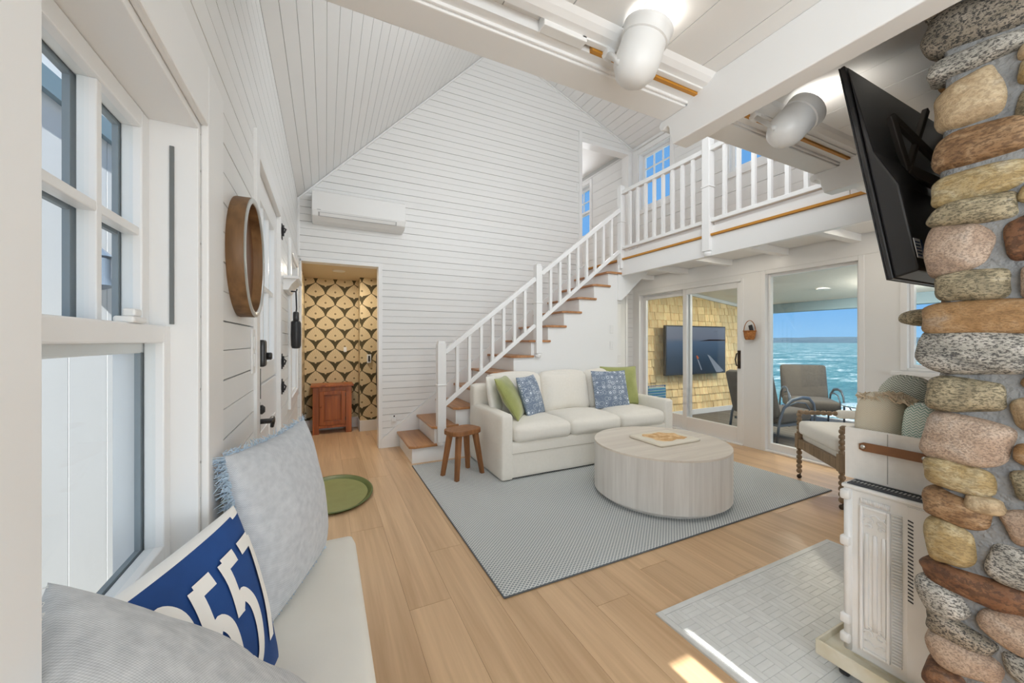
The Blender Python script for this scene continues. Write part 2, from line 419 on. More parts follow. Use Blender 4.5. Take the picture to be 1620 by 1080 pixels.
def rugmat():
    m, t, p, L = nm('grey_woven_rug'); p.inputs['Roughness'].default_value = .95; p.inputs['Specular IOR Level'].default_value=.1
    v = coords(t, L, 'World', (1,1.15,1), rot=(0,0,R(45)))
    vo = N(t, 'ShaderNodeTexVoronoi', feature='F1', distance='CHEBYCHEV', voronoi_dimensions='2D', i_Scale=56.0, i_Randomness=.0); L(v, vo.inputs['Vector'])
    rp = N(t, 'ShaderNodeValToRGB'); a,b_ = (*lin((142,149,152),1.08),1), (*lin((208,209,207),1.15),1)
    cr = rp.color_ramp; cr.elements[0].position=.0; cr.elements[0].color=a; cr.elements[1].position=.33; cr.elements[1].color=a
    e = cr.elements.new(.38); e.color=b_
    L(vo.outputs['Distance'], rp.inputs[0])
    v2 = coords(t, L, 'World'); n2 = N(t, 'ShaderNodeTexNoise', i_Scale=160.0, i_Detail=2.0); L(v2, n2.inputs['Vector'])
    mx = N(t, 'ShaderNodeMix', data_type='RGBA', blend_type='OVERLAY'); mx.inputs[0].default_value=.15
    L(rp.outputs[0], mx.inputs[6]); L(n2.outputs['Fac'], mx.inputs[7]); L(mx.outputs[2], p.inputs['Base Color'])
    bp = N(t, 'ShaderNodeBump', i_Strength=.6, i_Distance=.004); L(vo.outputs['Distance'], bp.inputs['Height']); L(bp.outputs[0], p.inputs['Normal'])
    return m
MT['rug'] = rugmat()
def seamat():
    m, t, p, L = nm('sea_water'); p.inputs['Roughness'].default_value = .5; p.inputs['Specular IOR Level'].default_value=.15
    v = coords(t, L, 'World', (.06,.20,1))
    n1 = N(t, 'ShaderNodeTexNoise', i_Scale=1.0, i_Detail=6.0, i_Roughness=.7); L(v, n1.inputs['Vector'])
    v2 = coords(t, L, 'World', (.7,1.6,1))
    n2 = N(t, 'ShaderNodeTexNoise', i_Scale=1.0, i_Detail=5.0, i_Roughness=.75); L(v2, n2.inputs['Vector'])
    ad = N(t, 'ShaderNodeMath', operation='MULTIPLY_ADD', i_1=.95); L(n2.outputs['Fac'], ad.inputs[0]); L(n1.outputs['Fac'], ad.inputs[2])
    rp = N(t, 'ShaderNodeValToRGB'); cr = rp.color_ramp
    cr.elements[0].position=.70; cr.elements[0].color=(.035,.105,.115,1); cr.elements[1].position=1.0; cr.elements[1].color=(.55,.57,.56,1)  # pale end of the ramp paints sun glints into the water colour
    e = cr.elements.new(.86); e.color=(.06,.155,.16,1); e = cr.elements.new(.93); e.color=(.15,.25,.25,1)
    sc_ = N(t,'ShaderNodeMath', operation='MULTIPLY', i_1=.88); L(ad.outputs[0], sc_.inputs[0]); L(sc_.outputs[0], rp.inputs[0]); L(rp.outputs[0], p.inputs['Base Color'])
    bp = N(t, 'ShaderNodeBump', i_Strength=.5, i_Distance=.3); L(ad.outputs[0], bp.inputs['Height']); L(bp.outputs[0], p.inputs['Normal'])
    return m
MT['sea'] = seamat()
MT['land'] = mat('far_shore', lin((58,84,98),.75), 1.0, col2=lin((76,102,114),.75), vs=(.02,.02,.1))  # bluish tone puts distance haze into the land colour
def wallpaper():
    """tan poppy-pod scallops in offset rows on dark olive"""
    m, t, p, L = nm('poppy_wallpaper'); p.inputs['Roughness'].default_value = .8
    g = N(t, 'ShaderNodeNewGeometry'); sp = N(t, 'ShaderNodeSeparateXYZ'); L(g.outputs['Position'], sp.inputs[0])
    def M1(op, a, b=None, c=None):
        n = N(t, 'ShaderNodeMath', operation=op)
        for i, x in enumerate((a, b, c)):
            if x is None: continue
            if isinstance(x, (int, float)): n.inputs[i].default_value = x
            else: L(x, n.inputs[i])
        return n.outputs[0]
    px = M1('ADD', sp.outputs[0], sp.outputs[1])      # runs along either wall direction
    PX, PZ = .25, .31
    u = M1('DIVIDE', px, PX); v = M1('DIVIDE', sp.outputs[2], PZ)
    def layer(du, dv):
        uu = M1('SUBTRACT', M1('FRACT', M1('ADD', u, du)), .5)
        vv = M1('FRACT', M1('ADD', v, dv))
        au = M1('ABSOLUTE', uu)
        # spade: half width as a function of height above the pod's foot
        q = M1('SUBTRACT', vv, .08)
        up = M1('SUBTRACT', 1.0, M1('POWER', M1('MAXIMUM', M1('DIVIDE', M1('SUBTRACT', q, .13), .50), 0.0), 1.75))
        lo = M1('POWER', M1('MAXIMUM', M1('DIVIDE', q, .13), 0.0), .5)
        hw = M1('MULTIPLY', M1('MINIMUM', up, lo), .475)
        d = M1('SUBTRACT', hw, au)
        fill = M1('GREATER_THAN', d, .012)
        stem = M1('MULTIPLY', M1('LESS_THAN', M1('SQRT', M1('ADD', M1('POWER', uu, 2.0), M1('POWER', M1('MULTIPLY', M1('SUBTRACT', vv, .07), 1.2), 2.0))), .05), 1.0)
        stem = M1('MAXIMUM', stem, 0.0)
        rad = M1('SQRT', M1('ADD', M1('POWER', uu, 2.0), M1('POWER', M1('MULTIPLY', M1('SUBTRACT', vv, .30), 1.24), 2.0)))
        eye = M1('LESS_THAN', rad, .055)
        ang = M1('ARCTAN2', uu, M1('SUBTRACT', vv, .12))
        rays = M1('GREATER_THAN', M1('SINE', M1('MULTIPLY', ang, 26.0)), .82)
        rays = M1('MULTIPLY', rays, M1('GREATER_THAN', rad, .12))
        return M1('MAXIMUM', fill, stem), eye, rays
    f1, e1, r1 = layer(0, 0); f2, e2, r2 = layer(.5, .5)
    f = M1('MAXIMUM', f1, f2); ey = M1('MAXIMUM', M1('MULTIPLY', e1, f1), M1('MULTIPLY', e2, f2)); ry = M1('MAXIMUM', M1('MULTIPLY', r1, f1), M1('MULTIPLY', r2, f2))
    a = N(t, 'ShaderNodeMix', data_type='RGBA'); L(f, a.inputs[0]); a.inputs[6].default_value=(*lin((70,62,38),1.1),1); a.inputs[7].default_value=(*lin((200,182,146),1.12),1)
    b_ = N(t, 'ShaderNodeMix', data_type='RGBA'); L(M1('MULTIPLY', ry, .28), b_.inputs[0]); L(a.outputs[2], b_.inputs[6]); b_.inputs[7].default_value=(*lin((120,98,62),1.2),1)
    c = N(t, 'ShaderNodeMix', data_type='RGBA'); L(M1('MULTIPLY', ey, .8), c.inputs[0]); L(b_.outputs[2], c.inputs[6]); c.inputs[7].default_value=(*lin((84,70,44),1.2),1)
    L(c.outputs[2], p.inputs['Base Color']); return m
MT['wallpaper'] = wallpaper()
def stripemat():
    m, t, p, L = nm('striped_canvas'); v = coords(t, L, 'Object', (1,1,22)); sp = N(t,'ShaderNodeSeparateXYZ'); L(v, sp.inputs[0])
    fr = N(t,'ShaderNodeMath', operation='FRACT'); L(sp.outputs[2], fr.inputs[0])
    rp = N(t,'ShaderNodeValToRGB'); rp.color_ramp.interpolation='CONSTANT'; cr = rp.color_ramp
    cr.elements[0].color=(.02,.09,.36,1); cr.elements[1].position=.3; cr.elements[1].color=(.03,.32,.42,1)
    e = cr.elements.new(.5); e.color=(.02,.07,.30,1); e = cr.elements.new(.7); e.color=(.14,.42,.22,1); e = cr.elements.new(.85); e.color=(.5,.62,.66,1)
    L(fr.outputs[0], rp.inputs[0]); L(rp.outputs[0], p.inputs['Base Color']); return m
MT['stripe'] = stripemat()
def granite(name, base, dark, light, sc=90, amt=.5, band=0):
    m, t, p, L = nm(name); p.inputs['Roughness'].default_value = .7
    v = coords(t, L, 'Object', (1,1,1.0 if not band else 1.8), rnd=True)
    n1 = N(t, 'ShaderNodeTexNoise', i_Scale=11.0, i_Detail=6.0, i_Roughness=.6, i_Distortion=.8); L(v, n1.inputs['Vector'])
    vb = coords(t, L, 'Object', (1,.8,1.2 if not band else 1.9), rnd=True)
    n2 = N(t, 'ShaderNodeTexNoise', i_Scale=sc*2.0, i_Detail=3.0, i_Roughness=.7); L(vb, n2.inputs['Vector'])
    r1 = N(t, 'ShaderNodeValToRGB'); cr = r1.color_ramp
    dk = tuple(.55*a+.45*b for a, b in zip(base, dark)); gy = sum(light)/3; al = tuple(.45*a+.55*gy for a in light)
    cr.elements[0].position=.28; cr.elements[0].color=(*dk,1); cr.elements[1].position=.78; cr.elements[1].color=(*al,1)
    e = cr.elements.new(.45); e.color=(*base,1); e = cr.elements.new(.60); e.color=(*light,1)
    L(n1.outputs['Fac'], r1.inputs[0])
    mr = N(t, 'ShaderNodeMapRange', i_1=.44, i_2=.56-.06*amt, i_3=1.0, i_4=0.0); L(n2.outputs['Fac'], mr.inputs[0])
    mu = N(t, 'ShaderNodeMath', operation='MULTIPLY', i_1=amt); L(mr.outputs[0], mu.inputs[0])
    mx = N(t, 'ShaderNodeMix', data_type='RGBA'); L(mu.outputs[0], mx.inputs[0]); L(r1.outputs[0], mx.inputs[6]); mx.inputs[7].default_value=(*dark,1)
    L(mx.outputs[2], p.inputs['Base Color'])
    ad = N(t, 'ShaderNodeMath', operation='MULTIPLY_ADD', i_1=.35); L(n2.outputs['Fac'], ad.inputs[0]); L(n1.outputs['Fac'], ad.inputs[2])
    bp = N(t, 'ShaderNodeBump', i_Strength=.7, i_Distance=.012); L(ad.outputs[0], bp.inputs['Height']); L(bp.outputs[0], p.inputs['Normal'])
    return m
kk = .92
ST = {
 'pink': granite('pink_granite', lin((176,150,128),kk), lin((104,88,78),kk), lin((198,176,156),kk), 110, .55),
 'grey': granite('speckled_granite', lin((164,160,150),kk), lin((52,52,52),kk), lin((196,190,180),kk), 75, .85, 1),
 'olive': granite('olive_granite', lin((146,134,108),kk), lin((70,66,50),kk), lin((178,164,134),kk), 60, .7, 1),
 'orange': granite('orange_granite', lin((164,126,82),kk), lin((108,78,48),kk), lin((182,150,112),kk), 80, .45, 1),
 'ochre': granite('ochre_stone', lin((168,144,98),kk), lin((112,94,62),kk), lin((186,170,134),kk), 50, .5, 1),
 'brown': granite('brown_stone', lin((140,106,72),kk), lin((78,54,34),kk), lin((168,138,104),kk), 40, .6, 1),
 'rust': granite('rust_stone', lin((112,74,48),kk), lin((60,40,30),kk), lin((134,96,66),kk), 30, .6),
 'tan': granite('tan_stone', lin((178,154,120),kk), lin((122,100,74),kk), lin((198,178,146),kk), 55, .4),
 'darkgr': granite('dark_granite', lin((138,128,112),kk), lin((44,44,44),kk), lin((168,156,140),kk), 85, .9),
}

# ================================================================== STRUCTURE
XL, XR, YB, YN = -.27, 4.50, 4.68, -3.0       # left wall, sea wall, gable wall, wall behind the camera
ZE, ZC, ZL = 2.80, 2.31, 2.353                # left eave, low ceiling, loft floor
RX, RZ = 2.103, 5.265                         # ridge
def zl(x): return ZE + (x-XL)*(RZ-ZE)/(RX-XL)
def zr(x): return RZ - (x-RX)*(RZ-4.37)/(XR-RX)
def minus(u0, u1, v0, v1, ops):
    """rectangle minus openings -> rectangles"""
    us = sorted({u0, u1, *[min(max(a, u0), u1) for o in ops for a in o[:2]]}); out = []
    for a, b in zip(us, us[1:]):
        m_ = (a+b)/2; vs = sorted([(o[2], o[3]) for o in ops if o[0] < m_ < o[1]]); z = v0
        for c, d in vs:
            if c > z: out.append((a, b, z, min(c, v1)))
            z = max(z, d)
        if z < v1: out.append((a, b, z, v1))
    return [r for r in out if r[1]-r[0] > 1e-4 and r[3]-r[2] > 1e-4]
def rows(z0, z1, h, ops_in):
    """board rows with their horizontal segments, cut by openings (u0,u1,z0,z1)"""
    res = []; z = z0; k = 0
    while z < z1-1e-4:
        zt = min(z+h, z1); g = .005 if k % 2 == 0 else .0025
        res.append((z, zt-g)); z += h; k += 1
    return res

# ---- floor
fl = struct('floor', box(XL-.15, XR+.14, YN, 6.2, -.05, -.013), mat('floor_joint', lin((120,92,66),1.0), .8))
x = -.25
i = 0
while x < XR:
    y = YN - random.random()*1.6
    x1 = min(x+.2, XR)
    while y < 6.0:
        y1 = min(y + random.choice((1.7, 1.9, 2.1, 2.4)), 6.0)
        if y1 > YN: obj('plank', box(x+.0005, x1-.0005, max(y, YN)+.0009, y1-.0009, -.013, 0), MT['oak'], fl)
        y = y1
    x = x1
# ---- left wall
WIN1 = (.55, 1.15, .72, 1.77); DOOR1 = (1.98, 2.86, 0, 2.06); WIN2 = (3.62, 4.42, .78, 2.0)
WIN0 = (-2.3, -.5, .82, 2.05)
opsL = [WIN0, WIN1, DOOR1, WIN2]
wl = B()
for a, b, c, d in minus(YN, YB+.12, 0, ZE, opsL): wl.box(-.42, XL-.015, a, b, c, d)
wl = struct('wall_left', wl, MT['gap'])
for z0, z1 in rows(0, ZE, .0875, None):
    for a, b, c, d in minus(YN, YB, z0, z1, opsL): obj('board', box(XL-.014, XL, a, b, c, d), MT['board'], wl)
# ---- gable wall
HALL = (-.25, .57, 0, 2.14); UDOOR = (3.47, 4.40, ZL, 4.27)
opsB = [HALL, UDOOR]
wb_ = B()
for a, b, c, d in minus(XL-.1, XR+.12, 0, ZE, opsB): wb_.box(a, b, YB+.015, YB+.13, c, d)
for a, b, c, d in minus(XL, XR, ZE, 4.36, opsB):
    if a < 1.6: a = max(a, XL)
    n = 24
    for q in range(n):
        u0, u1 = a+(b-a)*q/n, a+(b-a)*(q+1)/n; zz = min(d, zl((u0+u1)/2)) if (u0+u1)/2 < RX else d
        if zz > c: wb_.box(u0, u1, YB+.015, YB+.13, c, zz)
wb_.prism([(XL+(4.36-ZE)/((RZ-ZE)/(RX-XL)), 4.36), (RX, RZ), (XR, 4.37)], 'y', YB+.015, YB+.13)
wb_ = struct('wall_gable', wb_, MT['gap'])
def xl_at(z): return XL if z <= ZE else XL + (z-ZE)*(RX-XL)/(RZ-ZE)
def xr_at(z): return XR if z <= 4.37 else RX + (RZ-z)*(XR-RX)/(RZ-4.37)
for z0, z1 in rows(0, RZ-.01, .0775, None):
    for a, b, c, d in minus(XL, XR, z0, z1, opsB):
        A0, A1 = max(a, xl_at(c)), max(a, xl_at(d)); B0, B1 = min(b, xr_at(c)), min(b, xr_at(d))
        if B0-A0 < .01: continue
        obj('board', B().prism([(A0,c),(B0,c),(max(B1,A1+.002),d),(A1,d)], 'y', YB, YB+.014), MT['board'], wb_)
# ---- sloped ceilings
def slope(name, xa, za, xb, zb, w):
    L_ = math.hypot(xb-xa, zb-za); dx, dz = (xb-xa)/L_, (zb-za)/L_; nx, nz = -dz, dx   # outward (up)
    if nz < 0: nx, nz = -nx, -nz
    P = lambda t, h: (xa+dx*t+nx*h, za+dz*t+nz*h)
    o = struct(name, B().prism([P(-.1,.014), P(L_+.05,.014), P(L_+.05,.12), P(-.1,.12)], 'y', YN-.1, YB+.13), MT['gap'])
    t = 0
    while t < L_-.005:
        t1 = min(t+w, L_)
        obj('board', B().prism([P(t+.002,0), P(t1-.002,0), P(t1-.002,.013), P(t+.002,.013)], 'y', 1.2, YB), MT['board'], o)
        t = t1
slope('ceiling_left_slope', XL, ZE, RX, RZ, .1)
slope('ceiling_right_slope', XR, 4.37, RX, RZ, .125)
# ---- low ceiling over the near half
cl = struct('ceiling', box(XL-.15, XR+.1, YN-.1, 1.24, ZC+.014, ZC+.13), MT['gap'])
x = XL
for xx in [XL, -.1, .1, .3, .5, .7, .9, 1.1, 1.3, 1.5, 1.7, 1.9, 2.1, 2.3, 2.5, 2.7, 2.9, 3.1, 3.3, 3.5, 3.7, 3.9, 4.1, 4.3]:
    xe = XR if xx > 4.25 else (-.1 if xx == XL else xx+.2)
    obj('board', box(xx+.0015, xe-.0015, YN, 1.2, ZC, ZC+.013), MT['board'], cl)
# ---- upper wall over the edge of the low ceiling, with a window opening added for light
uo = (.8, 3.2, 2.72, 3.98); wu = B()
poly = []
for a, b, c, d in minus(XL, XR, ZC+.13, 4.3, [uo]):
    n = 20
    for q in range(n):
        u0, u1 = a+(b-a)*q/n, a+(b-a)*(q+1)/n; zz = min(d, zl(u0)) if u0 < RX else d
        if zz > c: wu.box(u0, u1, 1.1, 1.2, c, zz)
wu.prism([(xl_at(4.3), 4.3), (RX, RZ), (XR, 4.37), (XR, 4.3)], 'y', 1.1, 1.2)
struct('wall_gallery', wu, MT['paint'])
gw = B()
gw.box(.74,.8,1.18,1.23,2.66,4.04); gw.box(3.2,3.26,1.18,1.23,2.66,4.04); gw.box(.8,3.2,1.18,1.23,2.66,2.72); gw.box(.8,3.2,1.18,1.23,3.98,4.04)
gw.box(1.97,2.03,1.14,1.18,2.72,3.98)
gwo = struct('window_7', gw, MT['trim'])  # unseen window frame added around the gallery fill
# ---- sea wall, lower storey
SL = (2.86, 4.57, 0, 2.01); W3 = (1.72, 2.65, 0, 2.06); W4 = (.50, 1.475, 1.0, 2.05); W6 = (-2.6, -.4, .85, 2.1)  # last opening is unseen, added as a light source
ws_ = B()
for a, b, c, d in minus(YN-.1, YB+.13, 0, ZL-.03, [SL, W3, W4, W6]): ws_.box(XR, XR+.15, a, b, c, d)
struct('wall_sea', ws_, MT['paint'])
# ---- sea wall, upper storey (boards)
LW1 = (3.93, 4.56, 3.33, 4.24); LW2 = (2.42, 3.05, 3.33, 4.24); LW3 = (5.80, 6.45, 3.25, 4.25)
wu2 = B()
for a, b, c, d in minus(1.0, 6.9, ZL-.03, 4.50, [LW1, LW2, LW3]): wu2.box(XR+.015, XR+.15, a, b, c, d)
wu2 = struct('wall_loft', wu2, MT['gap'])
for z0, z1 in rows(ZL-.03, 4.37, .155, None):
    for a, b, c, d in minus(1.2, 6.8, z0, z1, [LW1, LW2, LW3]): obj('board', box(XR, XR+.014, a, b, c, d), MT['board'], wu2)
# ---- wall behind the camera, with the sun-patch window and a wider one added for light
N1 = (1.25, 1.465, .5, 2.07); N2 = (2.2, 3.9, .6, 2.05)
wn = B()
for a, b, c, d in minus(XL-.15, XR+.15, 0, ZC+.1, [N1, N2]): wn.box(a, b, YN-.1, YN, c, d)
wn.prism([(XL-.15,ZC+.1),(XL-.15,ZE-.1),(RX,RZ+.1),(XR+.15,4.35),(XR+.15,ZC+.1)], 'y', YN-.1, YN)
struct('wall_near', wn, MT['paint'])
struct('wall_near_upper', box(XR+.02, XR+.15, YN-.1, 1.0, ZL-.03, 4.5), MT['paint'])
struct('wall_near_left', box(-.42, XL-.02, YN-.1, 1.0, ZE-.02, ZE+.12), MT['paint'])
nw = B(); nw.box(1.36,1.441,YN-.08,YN-.02,.5,2.07).box(1.25,1.36,YN-.08,YN-.02,2.01,2.07).box(1.25,1.36,YN-.08,YN-.02,1.2,1.24)
for a,b,c,d in ((1.19,1.25,.44,2.13),(1.465,1.525,.44,2.13),(1.25,1.465,.44,.5),(1.25,1.465,2.07,2.13)): nw.box(a,b,YN-.01,YN+.02,c,d)
struct('window_8', nw, MT['trim'])
nw = B(); nw.box(3.02,3.08,YN-.08,YN-.02,.6,2.05)
for a,b,c,d in ((2.14,2.2,.54,2.11),(3.9,3.96,.54,2.11),(2.2,3.9,.54,.6),(2.2,3.9,2.05,2.11)): nw.box(a,b,YN-.01,YN+.02,c,d)
nwo = struct('window_9', nw, MT['trim'])  # unseen wide window added to bring light in
struct('sun_block_slab', box(1.9, 4.2, -6.3, YN-.12, 2.16, 2.22), MT['ext_white'])  # unseen slab added to keep sun out of the wide near window
# ---- hall beyond the gable wall
struct('wall_hall_left', box(-.36, -.262, YB+.13, 6.2, 0, 2.2), MT['wallpaper'])
struct('wall_hall_back', box(-.36, .9, 6.0, 6.1, 0, 2.2), MT['wallpaper'])
struct('wall_hall_pier', box(.43, .72, 5.67, 6.0, 0, 2.14), MT['wallpaper'])
struct('wall_hall_right', box(.70, .78, YB+.13, 5.67, 0, 2.2), MT['wallpaper'])
struct('ceiling_hall', box(-.36, .9, YB+.13, 6.1, 2.14, 2.24), mat('cream_paint', lin((198,184,160),1.15), .6))
bb = B(); bb.box(-.262,.43,5.985,6.0,0,.15); struct('baseboard_hall_back', bb, MT['trim'], bevel=.003)
bb = B(); bb.box(.418,.70,5.655,5.67,0,.15).box(.418,.43,5.655,5.985,0,.15); struct('baseboard_hall_pier', bb, MT['trim'], bevel=.003)
struct('baseboard_hall_left', box(-.262,-.247,YB+.14,5.985,0,.15), MT['trim'], bevel=.003)
# hall opening casing
tb = B(); tb.box(-.25,-.235,YB-.012,YB+.13,0,2.14).box(.555,.60,YB-.012,YB+.13,0,2.165).box(-.25,.555,YB-.012,YB+.13,2.12,2.165)
struct('trim_1', tb, MT['trim'], bevel=.002)
# ---- upper room beyond the loft doorway
struct('wall_upper_end', box(2.9, XR+.15, 6.8, 6.9, ZL-.1, 4.7), MT['paint'])
struct('wall_upper_left', box(2.9, 3.0, YB+.13, 6.8, ZL-.1, 4.7), MT['paint'])
uc = struct('ceiling_upper', B().prism([(2.9,4.72),(XR+.15,4.42),(XR+.15,4.52),(2.9,4.82)], 'y', YB+.13, 6.9), MT['paint'])
struct('floor_upper', box(2.9, XR, YB+.13, 6.8, ZL-.1, ZL), MT['oak'])
lamp('daylight_upper_window', 'AREA', (XR-.03, 6.12, 3.75), (R(90), 0, R(90)), 14, (.97,.98,1), .6, .9)
tb = B(); tb.box(3.42,3.478,YB-.014,YB+.14,ZL,4.42).box(4.392,4.46,YB-.014,YB+.14,ZL,4.262).box(3.478,4.46,YB-.014,YB+.14,4.262,4.31)
struct('trim_2', tb, MT['trim'], bevel=.002)
# rake and corner mouldings
for k, (xa, za, xb, zb) in enumerate(((XL,ZE,RX,RZ),(RX,RZ,XR,4.37))):
    d = Vector((xb-xa,0,zb-za)).normalized(); nrm = Vector((d.z,0,-d.x)); nrm = -nrm if nrm.z > 0 else nrm
    b = B().bar(Vector((xa,YB-.008,za))+nrm*.012, Vector((xb,YB-.008,zb))+nrm*.012, .016, .022, up=(0,1,0))
    struct('trim_%d' % (3+k), b, MT['trim'])
tb = B().box(XR-.012,XR,YB-.10,YB-.02,ZL,4.36).box(XR-.02,XR,YB-.02,YB,ZL,4.36); struct('trim_5', tb, MT['trim'])
struct('trim_6', box(XL, XL+.02, YB-.02, YB, 2.17, ZE), MT['trim'])
# loft wall/ceiling crown
struct('trim_7', box(XR-.03, XR, 1.25, YB-.02, 4.325, 4.365), MT['trim'])

# ---- windows of the double-hung kind (walls at constant x)
def ring(b, xa, xb, y0, y1, z0, z1, w, wb=None, wt=None):
    wb = wb or w; wt = wt or w
    b.box(xa,xb,y0,y0+w,z0,z1).box(xa,xb,y1-w,y1,z0,z1).box(xa,xb,y0+w,y1-w,z0,z0+wb).box(xa,xb,y0+w,y1-w,z1-wt,z1)
    return b
def sash(par, name, xc, y0, y1, z0, z1, cols, nr, st=.04, bot=None, th=.035):
    s_ = obj(name, ring(B(), xc-th/2, xc+th/2, y0, y1, z0, z1, st, bot), MT['trim'], par, bevel=.003)
    zb = z0+(bot or st); gy0, gy1, gz0, gz1 = y0+st, y1-st, zb, z1-st; mw = .018
    for i in range(1, cols):
        yy = gy0+(gy1-gy0)*i/cols
        obj('muntin', box(xc-th*.38, xc+th*.38, yy-mw/2, yy+mw/2, gz0, gz1), MT['trim'], s_, bevel=.002)
    for j in range(1, nr):
        zz = gz0+(gz1-gz0)*j/nr
        obj('muntin', box(xc-th*.36, xc+th*.36, gy0, gy1, zz-mw/2, zz+mw/2), MT['trim'], s_, bevel=.002)
    for i in range(cols):
        for j in range(nr):
            a, b = gy0+(gy1-gy0)*i/cols, gy0+(gy1-gy0)*(i+1)/cols; c, d = gz0+(gz1-gz0)*j/nr, gz0+(gz1-gz0)*(j+1)/nr
            obj('pane', box(xc-.003, xc+.003, a+.002, b-.002, c+.002, d-.002), MT['glass'], s_)
    return s_
def dh(name, op, xin, sgn, cols, nr, zmid, cas=.08, casx=.015, depth=.15):
    """sgn: +1 when the room lies on the +x side"""
    y0, y1, z0, z1 = op; xo = xin - sgn*depth
    b = B()
    ring(b, min(xin-sgn*.0,xo), max(xin,xo), y0-.001, y1+.001, z0-.001, z1+.001, .018)          # jamb box
    w = struct(name, b, MT['trim'], bevel=.002)
    c = B(); a, e_ = (xin, xin+sgn*casx) if sgn > 0 else (xin-casx, xin)
    ring(c, a, e_, y0-cas, y1+cas, z0-cas*.9, z1+cas, cas, cas*.9)
    obj('casing', c, MT['trim'], w, bevel=.004)
    sash(w, 'upper_sash', xin-sgn*.105, y0+.018, y1-.018, zmid-.03, z1-.018, cols, nr, .038)
    sash(w, 'lower_sash', xin-sgn*.068, y0+.018, y1-.018, z0+.018, zmid+.03, 1, 1, .038, .06)
    return w
w1 = dh('window_1', WIN1, XL, 1, 3, 2, 1.255, .15, .016)
obj('sill', box(XL-.06, XL+.03, .42, 1.28, .70, .735), MT['trim'], w1, bevel=.004)
obj('sash_track', box(XL-.052, XL-.044, 1.129, 1.1325, 1.29, 1.70), mat('grey_track', (.16,.17,.17), .6), w1)
GX = mat('sash_shade_grey', lin((128,140,148),.95), .5)  # grey layer added outside the sash, standing for its shaded edges
for nm_, xa, z0, z1, c_, r_2 in (('shade_bars_upper', -.398, 1.225, 1.752, 3, 2), ('shade_bars_lower', -.3625, .738, 1.285, 1, 1)):
    so_ = obj(nm_, ring(B(), xa-.006, xa+.004, .568, 1.132, z0, z1, .044, .062), GX, w1)
    for i in range(1, c_):
        yy = .606+(1.094-.606)*i/c_; obj('muntin', box(xa-.006, xa+.004, yy-.012, yy+.012, z0+.062, z1-.044), GX, so_)
    for j in range(1, r_2):
        zz = z0+.04+(z1-z0-.08)*j/r_2; obj('muntin', box(xa-.005, xa+.003, .614, 1.086, zz-.012, zz+.012), GX, so_)
lk = B().box(-.345,-.315,.93,.99,1.285,1.297).box(-.338,-.318,.945,.975,1.297,1.312); obj('sash_lock', lk, MT['whiteplastic'], w1, bevel=.004)
dh('window_11', WIN0, XL, 1, 4, 2, 1.42, .1, .016)  # unseen window added to go with the left fill light
w2 = dh('window_2', WIN2, XL, 1, 2, 2, 1.4, .09, .02)
for i, op in enumerate((LW1, LW2)): dh('window_%d' % (3+i), op, XR, -1, 3, 2, 3.80, .07, .016)
dh('window_10', LW3, XR, -1, 2, 2, 3.75, .07, .016)
# ---- fixed glass of the sea wall
def fixed(name, op, x0=XR+.07, st=.05, bot=.075, top=.08, cas=.0):
    y0, y1, z0, z1 = op
    b = B(); ring(b, XR-.006, XR+.15, y0, y1, max(z0,0)+.0, z1, .045, .02, .045)
    w = struct(name, b, MT['trim'], bevel=.004)
    obj('sash', ring(B(), x0-.025, x0+.025, y0+.045, y1-.045, z0+.02, z1-.045, st*.55, bot, .03), MT['trim'], w, bevel=.004)
    obj('pane', box(x0-.004, x0+.004, y0+.045+st*.55, y1-.045-st*.55, z0+.02+bot, z1-.075), MT['glass'], w)
    return w
fixed('window_5', W3)
w4 = fixed('window_6', W4, bot=.03)
obj('sill', box(XR-.03, XR, .44, 1.53, .955, .99), MT['trim'], w4, bevel=.004)
# slider
b = B(); ring(b, XR-.004, XR+.15, SL[0], SL[1], 0, 2.01, .03, .015, .03)
d2 = struct('door_2', b, MT['trim'], bevel=.003)
def slide(nm_, xc, y0, y1):
    s_ = obj(nm_, ring(B(), xc-.022, xc+.022, y0, y1, .015, 1.98, .062, .185, .075), MT['trim'], d2, bevel=.004)
    obj('pane', box(xc-.004, xc+.004, y0+.062, y1-.062, .20, 1.905), MT['glass'], s_); return s_
slide('fixed_panel', XR+.10, 3.66, 4.54)
sp_ = slide('sliding_panel', XR+.045, 2.89, 3.74)
hb = B().box(XR+.012,XR+.022,2.902,2.94,.92,1.14); hb.tube([(XR+.016,2.92,.95),(XR-.03,2.925,.96),(XR-.045,2.93,1.03),(XR-.03,2.925,1.10),(XR+.016,2.92,1.11)], .008, 8)
hb.tube([(XR+.01,2.92,1.0),(XR-.02,2.915,1.0)], .007, 6)
obj('door_handle', hb, MT['darkbrown'], sp_, auto=40, label='dark bronze D-shaped handle')
obj('threshold', box(XR-.02, XR+.15, SL[0], SL[1], 0, .014), MT['trim'], d2)
# narrow closet door in the gable wall below the loft
b = B(); b.box(3.62,3.67,YB-.014,YB,0,2.02).box(4.33,4.38,YB-.014,YB,0,2.02).box(3.67,4.33,YB-.014,YB,1.97,2.02)
d3 = struct('door_3', b, MT['trim'], bevel=.003)
obj('door_leaf', box(3.675,4.325,YB-.010,YB,.01,1.965), MT['paint'], d3)
for z0, z1 in ((.15,.9),(1.02,1.85)): obj('panel', box(3.77,4.23,YB-.016,YB-.010,z0,z1), MT['trim'], d3, bevel=.005)
